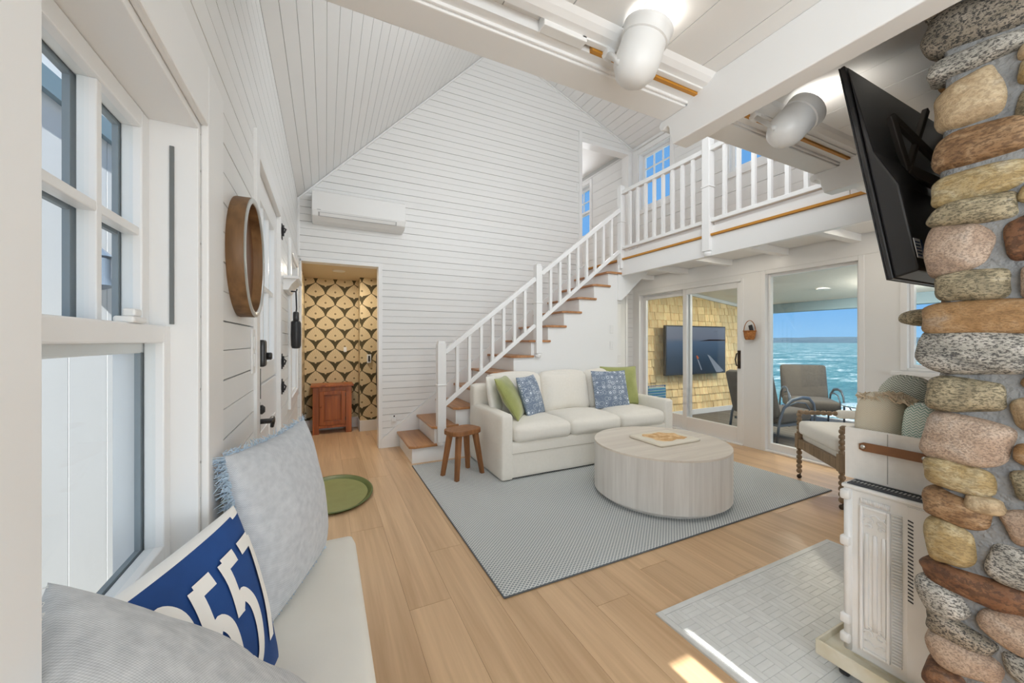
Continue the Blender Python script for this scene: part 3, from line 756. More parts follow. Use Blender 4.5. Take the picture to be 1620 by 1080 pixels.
# ---- front door: a split (dutch) door in the left wall
b = B(); y0, y1, _, z1 = DOOR1
b.box(XL-.155,XL+.012,y0-.075,y0+.006,0,z1+.09).box(XL-.155,XL+.012,y1-.006,y1+.075,0,z1+.09).box(XL-.155,XL+.012,y0+.006,y1-.006,z1-.006,z1+.09)
b.box(XL-.15,XL-.06,y0+.006,y0+.02,0,z1-.006).box(XL-.15,XL-.06,y1-.02,y1-.006,0,z1-.006).box(XL-.15,XL-.06,y0+.02,y1-.02,z1-.02,z1-.006)
d1 = struct('door_1', b, MT['trim'], bevel=.003)
xd = XL-.012
ul = obj('upper_leaf', ring(B(), xd-.045, xd, y0+.009, y1-.009, 1.045, z1-.009, .12, .10, .12), MT['trim'], d1, bevel=.004)
for i in range(1,3):
    yy = y0+.125+(y1-y0-.25)*i/3; obj('muntin', box(xd-.035, xd-.006, yy-.011, yy+.011, 1.145, z1-.125), MT['trim'], ul)
obj('muntin', box(xd-.035, xd-.006, y0+.125, y1-.125, 1.52, 1.542), MT['trim'], ul)
for i in range(3):
    a = y0+.125+(y1-y0-.25)*i/3; c = y0+.125+(y1-y0-.25)*(i+1)/3
    for zz0, zz1 in ((1.145,1.52),(1.542,z1-.125)): obj('pane', box(xd-.024, xd-.018, a, c, zz0, zz1), MT['glass'], ul)
ll = obj('lower_leaf', box(xd-.045, xd, y0+.009, y1-.009, .01, 1.035), MT['trim'], d1, bevel=.004)
for a, c in ((y0+.13,y0+.42),(y0+.47,y1-.13)): obj('panel', box(xd, xd+.008, a, c, .18, .82), MT['trim'], ll, bevel=.006)
for zz in (.15, .955, 1.12, 1.97):
    h = B(); yy = y1+.03
    h.box(XL+.012, XL+.018, yy-.02, yy+.02, zz-.02, zz+.02).box(XL+.012,XL+.017,yy-.008,yy+.03,zz-.05,zz+.05)
    h.tube([(XL+.022,yy-.02,zz-.035),(XL+.022,yy-.02,zz+.035)], .007, 8)
    h.tube([(XL+.022,yy-.02,zz+.02),(XL+.04,yy-.04,zz+.005),(XL+.032,yy-.05,zz-.02)], .005, 6)
    obj('hinge', h, MT['black'], d1, label='black strap hinge')
kp = B().rbox((xd+.016, 2.105, 1.195), (.032, .07, .125), .01, 6); kp.mark().lathe([(.018,0),(.018,.018),(.014,.022)], (xd+.03,2.14,1.18), (1,0,0), 12)
obj('keypad_lock', kp, MT['blackplastic'], d1, smooth=True, label='black keypad lock')
kb = B().tube([(xd+.008,2.085,.985),(xd+.008,2.085,1.125)], .006, 8); kb.box(xd,xd+.01,2.07,2.10,1.02,1.07); obj('bolt', kb, MT['black'], d1)
kl = B().box(xd, xd+.008, 2.06, 2.115, .82, .965); kl.tube([(xd,2.085,.88),(xd+.05,2.085,.88),(xd+.055,2.13,.885),(xd+.05,2.19,.86),(xd+.045,2.20,.83)], [.012,.012,.011,.010,.008], 8)
kl.lathe([(.02,0),(.022,.02),(.012,.03)], (xd,2.085,.935), (1,0,0), 12); obj('door_lever', kl, MT['black'], d1, auto=40)
# wall baseboards
struct('baseboard_left', box(XL, XL+.014, 2.94, YB-.014, 0, .13), MT['trim'], bevel=.003)

# ---- loft slab, fascia, joists
lo = B().box(3.58, XR, 1.24, YB, 2.27, ZL-.02); struct('floor_loft', lo, MT['paint'])
struct('ceiling_loft', box(3.60, XR, 1.24, YB, 2.255, 2.27), MT['paint'])
struct('trim_8', box(3.55, 3.60, 1.24, 3.93, 2.13, ZL-.022), MT['trim'], bevel=.003)       # fascia
struct('trim_9', box(3.53, XR, 1.30, 4.66, ZL-.021, ZL), MT['amber'])                    # loft floorboards, amber edge
struct('trim_10', box(3.56, 3.575, 1.45, 3.88, ZL, ZL+.085), MT['trim'])                    # kick board under the rail
for k, yy in enumerate((4.27, 3.66, 3.03, 2.40, 1.78)):
    struct('trim_%d' % (11+k), box(3.60, XR, yy-.04, yy+.04, 2.185, 2.255), MT['trim'], bevel=.003)
struct('trim_16', B().prism([(3.5,1.80),(3.56,1.80),(4.06,2.24),(4.06,2.27),(3.5,2.27)], 'y', 3.91, 3.95), MT['trim'])
# lintel band of the sea wall
struct('trim_17', box(XR-.008, XR, 1.25, YB, 2.06, 2.235), MT['trim'])

# ================================================================== STAIRS
NX, RUN, RISE, YS = .793, .232, .181, 3.93
stair = thing('staircase', 'white closed staircase with oak treads climbing the gable wall', 'staircase', (2.2, 4.3, 0))
sidep = [(NX, 0)]
for n in range(13):
    sidep += [(NX+RUN*n, RISE*n - (.024 if n else 0)) if n == 0 else (NX+RUN*n, RISE*n-.026), (NX+RUN*n, RISE*(n+1)-.026)]
sidep = [(NX,0)]
for n in range(12):
    sidep += [(NX+RUN*n, RISE*(n+1)-.026), (NX+RUN*(n+1), RISE*(n+1)-.026)]
sidep += [(3.505+.072, RISE*12+.1), (3.577, 1.8), (3.505, 1.8), (3.505, 0)]
obj('side_panel', B().prism(sidep, 'y', YS, YS+.03), MT['trim'], stair)
for n in range(13):
    z0 = RISE*n; obj('riser', box(NX+RUN*n, NX+RUN*n+.018, YS+.03, YB-.026, z0 if n else 0, RISE*(n+1)-.026), MT['trim'], stair)
for n in range(12):
    xa, xb, z1 = NX+RUN*n-.032, NX+RUN*(n+1), RISE*(n+1); ya = YS-.035
    pl = [(xa+.05,ya),(xb+.03,ya+.012),(xb+.03,YS+.03),(xb,YS+.03),(xb,YB-.026),(xa,YB-.026),(xa,ya+.035)]
    if n == 11: pl = [(xa+.05,ya),(xb+.01,ya),(xb+.01,YB-.026),(xa,YB-.026),(xa,ya+.035)]
    obj('tread', B().prism(pl, 'z', z1-.026, z1), MT['tread'], stair, bevel=.006)
sk = [(.598-.02,0),(.598-.02,.10),(3.577, .13+.78*(3.577-.598)),(3.577,.13+.78*(3.577-.598)-.3),(.95,0)]
obj('skirt_board', B().prism(sk, 'y', YB-.024, YB-.001), MT['trim'], stair, bevel=.002)
obj('side_moulding', box(1.62, 3.5, YS-.008, YS, .84, .875), MT['trim'], stair, bevel=.003)
for k, zz in enumerate((1.415, 1.2)):
    xq = 3.40
    pl = B().box(xq-.028,xq+.028,YS-.006,YS,zz-.055,zz+.055); 
    single_ = obj('switch_plate' if k else 'wall_sensor', pl, MT['whiteplastic'], None, bevel=.003,
        label='white double rocker switch plate on the stair side panel' if k else 'small blank white plate above the switch on the stair panel', cat='switch')
    if k:
        for q in (-.011,.011): obj('rocker', box(xq+q-.008,xq+q+.008,YS-.010,YS-.006,zz-.03,zz+.03), MT['trim'], single_, bevel=.002)
rail = thing('stair_railing', 'white painted stair and loft railing with square balusters and newel posts', 'railing', (2.6, 3.9, 0))
YR = YS-.0
def rz(x): return 1.15 + .782*(x-1.15)
def bz(x): return .60 + .782*(x-1.15)
def newel(x, y, z0, z1, w=.088, drop=True):
    h = w/2
    nb = B().box(x-h,x+h,y-h,y+h,z0,z1-.03); nb.box(x-h-.008,x+h+.008,y-h-.008,y+h+.008,(z0+z1)/2+.06,(z0+z1)/2+.075)
    nb.box(x-h*.86,x+h*.86,y-h*.86,y+h*.86,z1-.03,z1-.008); nb.box(x-h*.7,x+h*.7,y-h*.7,y+h*.7,z1-.008,z1)
    o = obj('newel_post', nb, MT['trim'], rail, bevel=.005)
    if drop:
        fb = B().lathe([(.012,-.055),(.03,-.05),(h*1.0,-.028),(h*1.0,-.012),(h*.8,0)], (x,y,z0), (0,0,1), 12)
        obj('drop_finial', fb, MT['trim'], o, auto=40)
    return o
newel(1.09, YR-.02, .20, 1.255); newel(2.265, YR-.02, 1.11, 2.17, .08); newel(3.55, YR-.02, 2.22, 3.33, .075, False); newel(3.55, 2.626, 2.18, 3.37, .085)
for xa, xb, nbal in ((1.13, 2.225, 7), (2.305, 3.515, 8)):
    for nm_, f, w, h in (('hand_rail', rz, .06, .05), ('bottom_rail', bz, .035, .045)):
        obj(nm_, B().bar((xa,YR-.02,f(xa)),(xb,YR-.02,f(xb)), w, h, up=(0,0,1)), MT['trim'], rail, bevel=.006)
    for i in range(nbal):
        xx = xa+(xb-xa)*(i+1)/(nbal+1)
        obj('baluster', B().box(xx-.016,xx+.016,YR-.036,YR-.004,bz(xx)+.01,rz(xx)-.015), MT['trim'], rail)
for ya, yb, nbal in ((2.67, 3.875, 8), (1.30, 2.585, 8)):
    for nm_, z0, z1, w in (('hand_rail', 3.20, 3.25, .06), ('bottom_rail', 2.47, 2.51, .045)):
        obj(nm_, box(3.55-w/2, 3.55+w/2, ya, yb, z0, z1), MT['trim'], rail, bevel=.006)
    for i in range(nbal):
        yy = ya+(yb-ya)*(i+1)/(nbal+1)
        obj('baluster', box(3.534, 3.566, yy-.016, yy+.016, 2.51, 3.20), MT['trim'], rail)

# ================================================================== BEAMS, TRACK, LAMPS
hb_ = thing('header_beam', 'long white header beam with moulded edge crossing above the room', 'beam', (2.1, 1.2, 2.25))
obj('beam_body', box(XL, 3.55, 1.13, 1.25, 2.255, 2.46), MT['trim'], hb_, bevel=.004)
obj('bead', box(XL, 3.55, 1.117, 1.13, 2.262, 2.30), MT['trim'], hb_, bevel=.004)
obj('edge_board', box(XL, 3.55, 1.085, 1.117, 2.272, 2.31), MT['trim'], hb_)
obj('crown_moulding', B().prism([(.985,2.31),(1.045,2.31),(1.045,2.285),(1.02,2.288),(1.0,2.298)], 'x', XL, 3.55), MT['trim'], hb_)
tr = thing('light_track', 'white lighting track with amber slot fixed along the header beam', 'light track', (1.9, 1.06, 2.28))
obj('track_body', box(.78, 3.5, 1.045, 1.068, 2.279, 2.309), MT['whiteplastic'], tr, bevel=.002)
obj('feed_box', box(.63, .80, 1.045, 1.084, 2.268, 2.309), MT['whiteplastic'], tr, bevel=.003)
obj('amber_slot', box(.84, 3.5, 1.069, 1.0845, 2.271, 2.309), MT['amber'], tr)
for k, (xx, wd, lab) in enumerate(((1.38,.088,'heavy white ceiling beam with scrolled end passing above the coffee table'),
                                   (2.635,.088,'white ceiling beam with scrolled end behind the television'))):
    # scrolled tail: profile in (y,z)
    zb, zt = 2.125, ZC
    pr = [(YN,zb),(1.195,zb),(1.212,zb+.05),(1.214,zb+.08),(1.222,zb+.094),(1.236,zb+.096),(1.246,zb+.086),(1.262,zb+.090),(1.272,zb+.112),(1.262,zb+.129),(1.12,zb+.13),(1.12,zt),(YN,zt)]
    obj('ceiling_beam', B().prism(pr, 'x', xx, xx+wd), MT['trim'], None, bevel=.004, label=lab, cat='beam')
def track_head(c, aim, lab, size=.074):
    c = Vector(c); aim = Vector(aim).normalized()
    t = thing('track_lamp', lab, 'lamp', c, 0, 'track lamps on the header beam')
    # elbow shade: rounded rear bending into the mouth
    back = c - aim*.045
    pr = [(.004,-.085),(.03,-.082),(.052,-.068),(size*.97,-.035),(size,-.005),(size*.97,.055),(size*1.04,.058),(size*1.06,.085),(size*1.1,.088),(size*1.1,.098),(size*.98,.098),(size*.9,.03)]
    sh = B().lathe(pr, c, aim, 28); sh.f = sh.f[:-1]
    obj('shade', sh, MT['lampwhite'], t, auto=50)
    obj('bulb', B().lathe([(.01,.0),(size*.86,.045),(size*.9,.055),(.012,.066)], c, aim, 24), MT['bulbhot'], t, smooth=True)
    sw = Vector((c.x, 1.058, 2.268))
    ar = B().tube([c-aim*.03+Vector((-.062,0,0)), c+Vector((-.066,.03,.0)), sw+Vector((-.03,0,.0)), sw], .011, 8); obj('arm', ar, MT['lampwhite'], t, smooth=True)
    obj('swivel', B().lathe([(.016,0),(.02,.01),(.02,.03),(.012,.036)], sw+Vector((-.045,0,0)), (1,0,0), 12), MT['whiteplastic'], t, auto=40)
    l = lamp('track_lamp_light', 'SPOT', c+aim*.09, (0,0,0), 3.2, (1.0,.94,.85), spot_size=R(110), spot_blend=.7, shadow_soft_size=.05)
    l.rotation_euler = aim.to_track_quat('-Z', 'Y').to_euler()
    return t
track_head((.93,.945,2.185), (.22,-.25,.94), 'large white elbow track lamp left of the heavy beam, aimed at the ceiling')
track_head((1.775,.93,2.165), (.62,-.35,.70), 'white elbow track lamp between the beams beside the television')
def can(loc, lab, r=.05, power=2.2, col=(1,.9,.76)):
    t = thing('recessed_light', lab, 'ceiling light', loc, 0, 'recessed ceiling lights')
    obj('rim', B().lathe([(r*1.25,-.006),(r*1.25,0),(r,.004),(r*.96,-.004)], loc, (0,0,1), 20), MT['whiteplastic'], t, auto=40)
    obj('diffuser', B().lathe([(r*.95,-.004),(r*.95,-.002)], loc, (0,0,1), 20), MT['bulb'], t)
    if power: lamp('recessed_light_lamp', 'AREA', (loc[0],loc[1],loc[2]-.02), (0,0,0), power, col, r*2)
    return t
can((4.02,3.97,2.255), 'small round recessed downlight under the loft, nearest the stairs')
can((4.0,2.71,2.255), 'small round recessed downlight under the loft, above the wall basket')
can((4.0,1.49,2.255), 'small round recessed downlight under the loft, beside the television edge')
can((.15,5.26,2.14), 'bright round downlight in the wallpapered hall ceiling', .06, 11, (1,.91,.78))

# ================================================================== OUTSIDE
sea = obj('sea', B().add([(7.9,-1500,-3),(3000,-1500,-3),(3000,3000,-3),(7.9,3000,-3)], [(0,1,2,3)]), MT['sea'], None,
          label='choppy turquoise sea stretching to the horizon', cat='sea', kind='stuff')
hb = B(); n = 120; prev = None
for i in range(n+1):
    yy = -1400+4200*i/n; h = 9 + 5*noise.noise(Vector((i*.13,0,0))) + 2.4*noise.noise(Vector((i*.6,3,0))); xx = 1250+150*math.sin(i*.05)
    hb.v += [Vector((xx,yy,-3)), Vector((xx+40,yy,max(3,h)*1.5)), Vector((xx+220,yy,-3))]
for i in range(n):
    a, b = i*3, (i+1)*3
    hb.f += [[a,b,b+1,a+1],[a+1,b+1,b+2,a+2]]
obj('far_shore', hb, MT['land'], None, smooth=True, label='low wooded shore on the horizon across the water', cat='shore', kind='stuff')
struct('ground', box(-30, 7.85, -30, 30, -3.2, -.12), mat('gravel_ground', lin((126,124,118),.9), .9, col2=lin((110,108,104),.9), vs=(.6,.6,.6)))
dk = struct('floor_deck', box(4.65, 7.75, -3, 4.7, -.12, -.075), MT['gap'])
x = 4.65
while x < 7.7:
    obj('plank', box(x+.003, x+.137, -3, 4.7, -.075, -.05), MT['deck'], dk); x += .14
def pz(x): return 2.10-.112*(x-5.96)
pc = struct('ceiling_porch', B().prism([(4.65,pz(4.65)+.015),(7.7,pz(7.7)+.015),(7.7,pz(7.7)+.12),(4.65,pz(4.65)+.12)], 'y', -3, 4.8), MT['gap'])
x = 4.65
while x < 7.45:
    obj('board', B().prism([(x+.0015,pz(x)),(x+.0985,pz(x+.1)),(x+.0985,pz(x+.1)+.014),(x+.0015,pz(x)+.014)], 'y', -3, 4.68), MT['porchceil'], pc); x += .1
obj('porch_beam', box(7.42, 7.58, -3, 4.68, 1.775, pz(7.42)), MT['porchbeam'], None, bevel=.004, label='pale grey-blue porch beam spanning above the sea view', cat='beam')
for k, yy in enumerate((-2.9, .55, 4.56)):
    obj('porch_post', B().box(7.43,7.57,yy-.07,yy+.07,-.05,1.775).box(7.41,7.59,yy-.09,yy+.09,-.05,.1), MT['ext_white'], None, bevel=.006,
        label=('square white porch post beyond the far end of the deck', 'square white porch post hidden behind the stone chimney', 'square white porch post at the shingled wall corner')[k], cat='post')
shw = struct('wall_porch', box(4.65, 7.6, 4.68, 4.8, -.05, 2.3), MT['shadowgap'])
z = .03; r_ = 0
shm = {}
while z < 2.25:
    x = 4.655 - random.random()*.1
    while x < 7.5:
        w = random.choice((.11,.14,.16,.19,.21)); a = max(x,4.655); b_ = min(x+w-.008, 7.5)
        zt = min(z+.15, pz((a+b_)/2)-.004)
        if b_-a > .03 and zt-z > .02:
            yb = 4.648 + random.random()*.006; zz = z + random.uniform(-.004,.004)
            obj('shingle', B().add([(a,yb,zz),(b_,yb,zz),(b_,4.68,zz),(a,4.68,zz),(a,4.672,zt),(b_,4.672,zt),(b_,4.68,zt),(a,4.68,zt)],
                [(0,3,2,1),(4,5,6,7),(0,1,5,4),(1,2,6,5),(2,3,7,6),(3,0,4,7)]), MT['shingle'], shw)
        x += w
    z += .132
struct('trim_18', B().prism([(4.65,pz(4.65)-.055),(7.45,pz(7.45)-.055),(7.45,pz(7.45)-.002),(4.65,pz(4.65)-.002)], 'y', 4.62, 4.655), MT['ext_white'])
struct('trim_19', box(4.65, 7.45, 4.635, 4.656, -.05, .04), MT['ext_white'])
for k, (xx, yy) in enumerate(((6.6,3.0), (5.75,3.3), (6.4,.9))):
    can((xx, yy, pz(xx)-.004), ('recessed porch downlight seen at the top of the tall glass', 'recessed porch downlight in front of the outdoor television', 'recessed porch downlight beyond the chimney window')[k], .07, 24, (1,.89,.70))
pl_ = obj('porch_flush_lamp', B().lathe([(.14,-.02),(.15,-.012),(.15,0)], (6.55,2.16,pz(6.55)), (0,0,1), 24), MT['ext_white'], None, auto=40,
    label='round cream flush lamp on the boarded porch ceiling', cat='ceiling fixture')
lamp('porch_fixture_light', 'POINT', (6.55,2.16,pz(6.55)-.16), (0,0,0), 26, (1.0,.93,.80), shadow_soft_size=.12)  # point light put under the flush lamp disc to brighten the porch ceiling
# outdoor television
tv2 = thing('outdoor_television', 'large television on the shingled porch wall showing a dark sea', 'television', (5.8, 4.56, .68))
obj('housing', box(5.04,6.56,4.50,4.55,.68,1.52), MT['blackplastic'], tv2, bevel=.004)
obj('wall_mount', box(5.5,6.1,4.55,4.66,.9,1.3), MT['black'], tv2)
def tvpic():
    m, t, p, L = nm('sea_at_dusk_picture'); p.inputs['Roughness'].default_value = .3; p.inputs['Base Color'].default_value = (.005,.005,.006,1)
    v = coords(t, L, 'Object'); sp = N(t,'ShaderNodeSeparateXYZ'); L(v, sp.inputs[0])
    mr = N(t,'ShaderNodeMapRange', i_1=-.42, i_2=.42); L(sp.outputs[2], mr.inputs[0])
    rp = N(t,'ShaderNodeValToRGB'); cr = rp.color_ramp
    cr.elements[0].color=(*lin((22,32,46)),1); cr.elements[1].position=1; cr.elements[1].color=(*lin((112,118,130)),1)
    for po, c in ((.35,(34,50,70)),(.66,(66,84,108)),(.70,(84,92,108)),(.74,(104,106,118))):
        e = cr.elements.new(po); e.color=(*lin(c),1)
    L(mr.outputs[0], rp.inputs[0]); L(rp.outputs[0], p.inputs['Emission Color']); p.inputs['Emission Strength'].default_value=.85; return m
scr = obj('screen', box(5.06,6.54,4.496,4.50,.70,1.50), tvpic(), tv2)
wk = glow('picture_wake', lin((150,160,172)), .7); isl = glow('picture_island', lin((40,30,30)), .8); bo = glow('picture_boat', lin((200,110,80)), .7)
def flat(name, pts, m, par, y=4.494):
    obj(name, B().prism(pts, 'y', y, y+.0015), m, par)
flat('picture_island', [(5.85,1.255),(6.1,1.285),(6.4,1.285),(6.54,1.28),(6.54,1.262),(6.1,1.262)], isl, scr)
flat('picture_wake', [(6.06,1.02),(6.12,1.0),(6.50,.72),(6.42,.70),(6.30,.70)], wk, scr)
flat('picture_boat', [(5.77,1.0),(5.80,1.01),(5.84,.96),(5.80,.94)], bo, scr)
flat('picture_wake', [(5.80,.94),(5.83,.93),(5.92,.76),(5.90,.75)], wk, scr)
bl = obj('striped_beach_chair', B().rbox((4.90,4.565,.30),(.40,.06,.50),.025,6).tube([(4.71,4.56,.0),(4.71,4.56,.57),(5.09,4.56,.57),(5.09,4.56,0)],.012,8).xf(Matrix.Identity(4)), MT['stripe'], None, smooth=True,
    label='folded blue and green striped beach chair against the shingles', cat='beach chair')
bl.location.z = -.05
# patio chairs
def patio_chair(loc, rz, lab):
    t = thing('patio_chair', lab, 'chair', loc, rz, 'cushioned patio chairs on the porch')
    for s in (-1,1):
        xx = .33*s
        a = B().tube([(xx,-.36,.0),(xx,-.36,.36),(xx,-.33,.48),(xx,-.24,.555),(xx,-.1,.575),(xx,.1,.55),(xx,.25,.46),(xx,.33,.30),(xx,.38,0)], .022, 8, flat=.55)
        obj('arm_frame', a, MT['patiometal'], t, smooth=True, local=True)
        a = B().tube([(xx*.9,-.33,.2),(xx*.9,-.31,.40),(xx*.9,-.22,.49),(xx*.9,-.05,.51),(xx*.9,.15,.47)], .010, 6)
        obj('inner_rail', a, MT['patiometal'], t, smooth=True, local=True)
    obj('seat_frame', B().box(-.31,.31,-.33,.30,.22,.25), MT['patiometal'], t, local=True)
    obj('seat_cushion', B().rbox((0,-.03,.33),(.62,.64,.15),.05,8,(0,0,.015)), MT['patiofab'], t, smooth=True, local=True)
    obj('back_cushion', B().rbox((0,0,.30),(.62,.12,.60),.045,8,(0,.02,0)).xf(Matrix.Translation((0,.29,.33)) @ Matrix.Rotation(R(-16),4,'X')), MT['patiofab'], t, smooth=True, local=True)
    return t
patio_chair((6.85,3.30,-.05), R(-52), 'taupe cushioned patio chair facing the room through the tall glass')
patio_chair((5.45,3.08,-.05), R(85), 'patio chair mostly hidden by the window frame, nearest the glass')
t = thing('mosaic_table', 'small round patio table with pale blue mosaic top', 'table', (6.72,2.55,-.05))
obj('table_top', B().lathe([(.25,.385),(.265,.392),(.265,.405),(.25,.41)], (6.72,2.55,-.05), (0,0,1), 28), mat('blue_mosaic', lin((120,160,190),1.2), .3, col2=lin((190,210,220),1.2), vs=(40,40,40), rampw=.05), t, auto=40)
for k in range(3):
    a = k*2.1; obj('leg', B().tube([(6.72+.2*math.cos(a),2.55+.2*math.sin(a),-.05),(6.72+.08*math.cos(a),2.55+.08*math.sin(a),.12),(6.72+.18*math.cos(a),2.55+.18*math.sin(a),.335)], .009, 6), MT['black'], t, smooth=True)
# white entry court outside the left window
NB = Matrix.Translation((-1.32,0,0)) @ Matrix.Rotation(R(-4.5),4,'Z')
def nb(b): b.v = [NB @ p for p in b.v]; return b
nbw = struct('wall_neighbour', nb(box(-.15,-.02,-2,9,-.12,5.2)), MT['ext_white'])
yy = .5
while yy < 8.5:
    obj('board', nb(box(-.02,0,yy+.003,yy+.297,-.1,5.2)), MT['ext_white'], nbw); yy += .3
obj('band', nb(box(0,.03,.5,8.5,2.36,2.46)), MT['porchbeam'], nbw)
obj('outside_lantern', nb(B().lathe([(.02,0),(.07,.02),(.05,.06),(.05,.16),(.065,.17),(.01,.22)], (.05,2.72,1.52), (0,0,1), 10)), MT['patiometal'], None, auto=40,
    label='small grey lantern on the white wall outside the left window', cat='lantern')
sh_ = thing('window_shutter', 'white louvred shutter on the pale building outside the left window', 'shutter', (-1.02, 3.4, .3))
obj('frame', nb(ring(B(), 0, .03, 3.3, 3.52, .3, 2.3, .03)), MT['ext_white'], sh_)
for k in range(29): obj('slat', nb(B().box(.003,.02,3.33,3.49,.36+k*.065,.41+k*.065)), MT['ext_white'], sh_)

# ================================================================== CHIMNEY
CX = 1.55
ch = thing('stone_chimney', 'tall fieldstone chimney of rounded boulders in grey mortar', 'chimney', (2.4, 0, 0))
mo_ = B(); ny, nz = 16, 40
core = box(CX+.025, 3.25, -.75, .43, 0, ZC)
core = B().rbox(((CX+.014+3.25)/2,-.16,ZC/2),(3.25-CX-.018,1.18,ZC),.03,40,(0,0,0),.012)
for p in core.v: p.z = min(p.z, ZC-.001)
obj('mortar_core', core, MT['mortar'], ch, smooth=True)
def fc(px, py):
    r = (px-810)/600; d = CX/(.4412+.8974*r); return d*(.8974-.4412*r), 1.25-(py-540)/600*d
def stone(yc, zc, half, thick, tilt, mkey, seed, face='x', proud=.03, dep=.075):
    """boulder: an ellipsoid with squared-off section and noise; long axis along the wall"""
    b = B(); nu, nv = 18, 11
    rng = random.Random(seed); ex = rng.uniform(.36,.55); tp = rng.uniform(-.25,.25)
    for j in range(nv+1):
        ph = -math.pi/2 + math.pi*j/nv
        for i in range(nu):
            th = 2*math.pi*i/nu
            sg = lambda v, e_: math.copysign(abs(v)**e_, v)
            a = sg(math.sin(ph), .72)                        # along the long axis
            r = abs(math.cos(ph))**ex
            y_ = r*sg(math.cos(th), .62)*(1+tp*a); x_ = r*sg(math.sin(th), .62)
            p = Vector((x_*dep, a*half, y_*thick))
            p *= 1 + .17*noise.noise(Vector((x_*1.1+seed*3.7, a*1.4, y_*1.1))) + .05*noise.noise(Vector((x_*3+seed, a*4, y_*3)))
            b.v.append(p)
    for j in range(nv):
        for i in range(nu):
            b.f.append([j*nu+i, j*nu+(i+1)%nu, (j+1)*nu+(i+1)%nu, (j+1)*nu+i])
    Mx = Matrix.Rotation(tilt, 4, 'X')
    if face == 'x': M_ = Matrix.Translation((CX-proud+dep, yc, zc)) @ Mx
    else: M_ = Matrix.Translation((yc, .465+proud-dep-.01, zc)) @ Matrix.Rotation(R(90),4,'Z') @ Mx
    for i in range(len(b.v)): b.v[i] = M_ @ b.v[i]
    return obj('stone', b, ST[mkey], ch, smooth=True, sub=1)
STN = [((1460,22),(1512,-6),24,'darkgr'),((1455,52),(1660,-6),54,'darkgr'),((1463,118),(1640,48),28,'grey'),((1471,182),(1592,128),64,'tan'),
 ((1469,247),(1650,195),48,'brown'),((1465,306),(1650,258),44,'ochre'),((1465,344),(1614,320),34,'olive'),((1460,396),(1570,390),64,'pink'),
 ((1582,382),(1670,366),64,'rust'),((1476,453),(1600,446),42,'olive'),((1455,505),(1680,498),48,'orange'),((1446,552),(1680,562),58,'grey'),
 ((1461,622),(1586,628),44,'olive'),((1455,686),(1602,712),64,'pink'),((1596,655),(1690,662),52,'tan'),((1456,740),(1574,770),40,'ochre'),
 ((1456,789),(1567,829),38,'brown'),((1522,792),(1590,807),22,'tan'),((1459,848),(1545,874),56,'ochre'),((1584,836),(1680,842),46,'pink'),
 ((1600,770),(1690,775),42,'olive'),((1450,897),(1640,970),36,'rust'),((1448,938),(1533,964),42,'grey'),((1558,880),(1670,932),54,'grey'),
 ((1458,975),(1574,1036),32,'darkgr'),((1548,972),(1670,1042),50,'pink'),((1459,1018),(1592,1076),42,'pink'),((1454,1062),(1530,1100),34,'rust'),
 ((1580,1045),(1700,1105),40,'grey'),((1604,112),(1700,90),38,'ochre'),((1456,1110),(1570,1170),50,'olive'),((1600,720),(1700,728),36,'orange'),((1610,445),(1710,440),46,'pink'),
 ((1625,310),(1720,290),44,'grey'),((1606,165),(1710,140),46,'olive')]
for i, ((xa,ya),(xb,yb),th,mk) in enumerate(STN):
    y0, z0 = fc(xa,ya); y1, z1 = fc(xb,yb); L_ = math.hypot(y1-y0, z1-z0)
    dm = CX/(.4412+.8974*(((xa+xb)/2)-810)/600)
    stone((y0+y1)/2, (z0+z1)/2, L_/2*1.03, th/600*dm/2*1.36, math.atan2(z0-z1, y0-y1), mk, i+1, 'x', .016, .07 if th > 30 else .055)
rg = random.Random(5); keys = list(ST)
for i, (px, py, mk) in enumerate(((1655,60,'tan'),(1665,205,'pink'),(1680,380,'grey'),(1660,300,'ochre'),(1668,600,'orange'),(1690,690,'olive'),(1660,860,'brown'),(1690,900,'tan'),(1680,975,'rust'),(1700,800,'pink'))):
    yq, zq = fc(px, py); stone(yq, zq, .05, .035, rg.uniform(-.2,.2), mk, 60+i, 'x', .012, .06)
z = .06; i = 100
while z < 2.24:                                  # the rest of the left face, nearer than the frame
    y = .185 + rg.uniform(-.03,.02)
    while y > -.72:
        w = rg.uniform(.16,.30)
        stone(y-w/2, z, w/2*.96, .052, rg.uniform(-.08,.08), rg.choice(keys), i); i += 1; y -= w
    z += .118
z = .06
while z < 2.26:                                  # the face towards the sofa
    x = 1.66 + rg.uniform(0,.06)
    while x < 3.2:
        w = rg.uniform(.16,.30)
        if not (1.95 < x+w/2 < 2.85 and z < .95): stone(x+w/2, z, w/2*.95, .052, rg.uniform(-.08,.08), rg.choice(keys), i, 'y'); i += 1
        x += w
    z += .118
so = stone(1.70, 1.325, .07, .03, 0, 'olive', 777, 'y', .10, .13)
obj('firebox', box(2.0, 2.8, .40, .452, .02, .9), MT['grille'], ch)

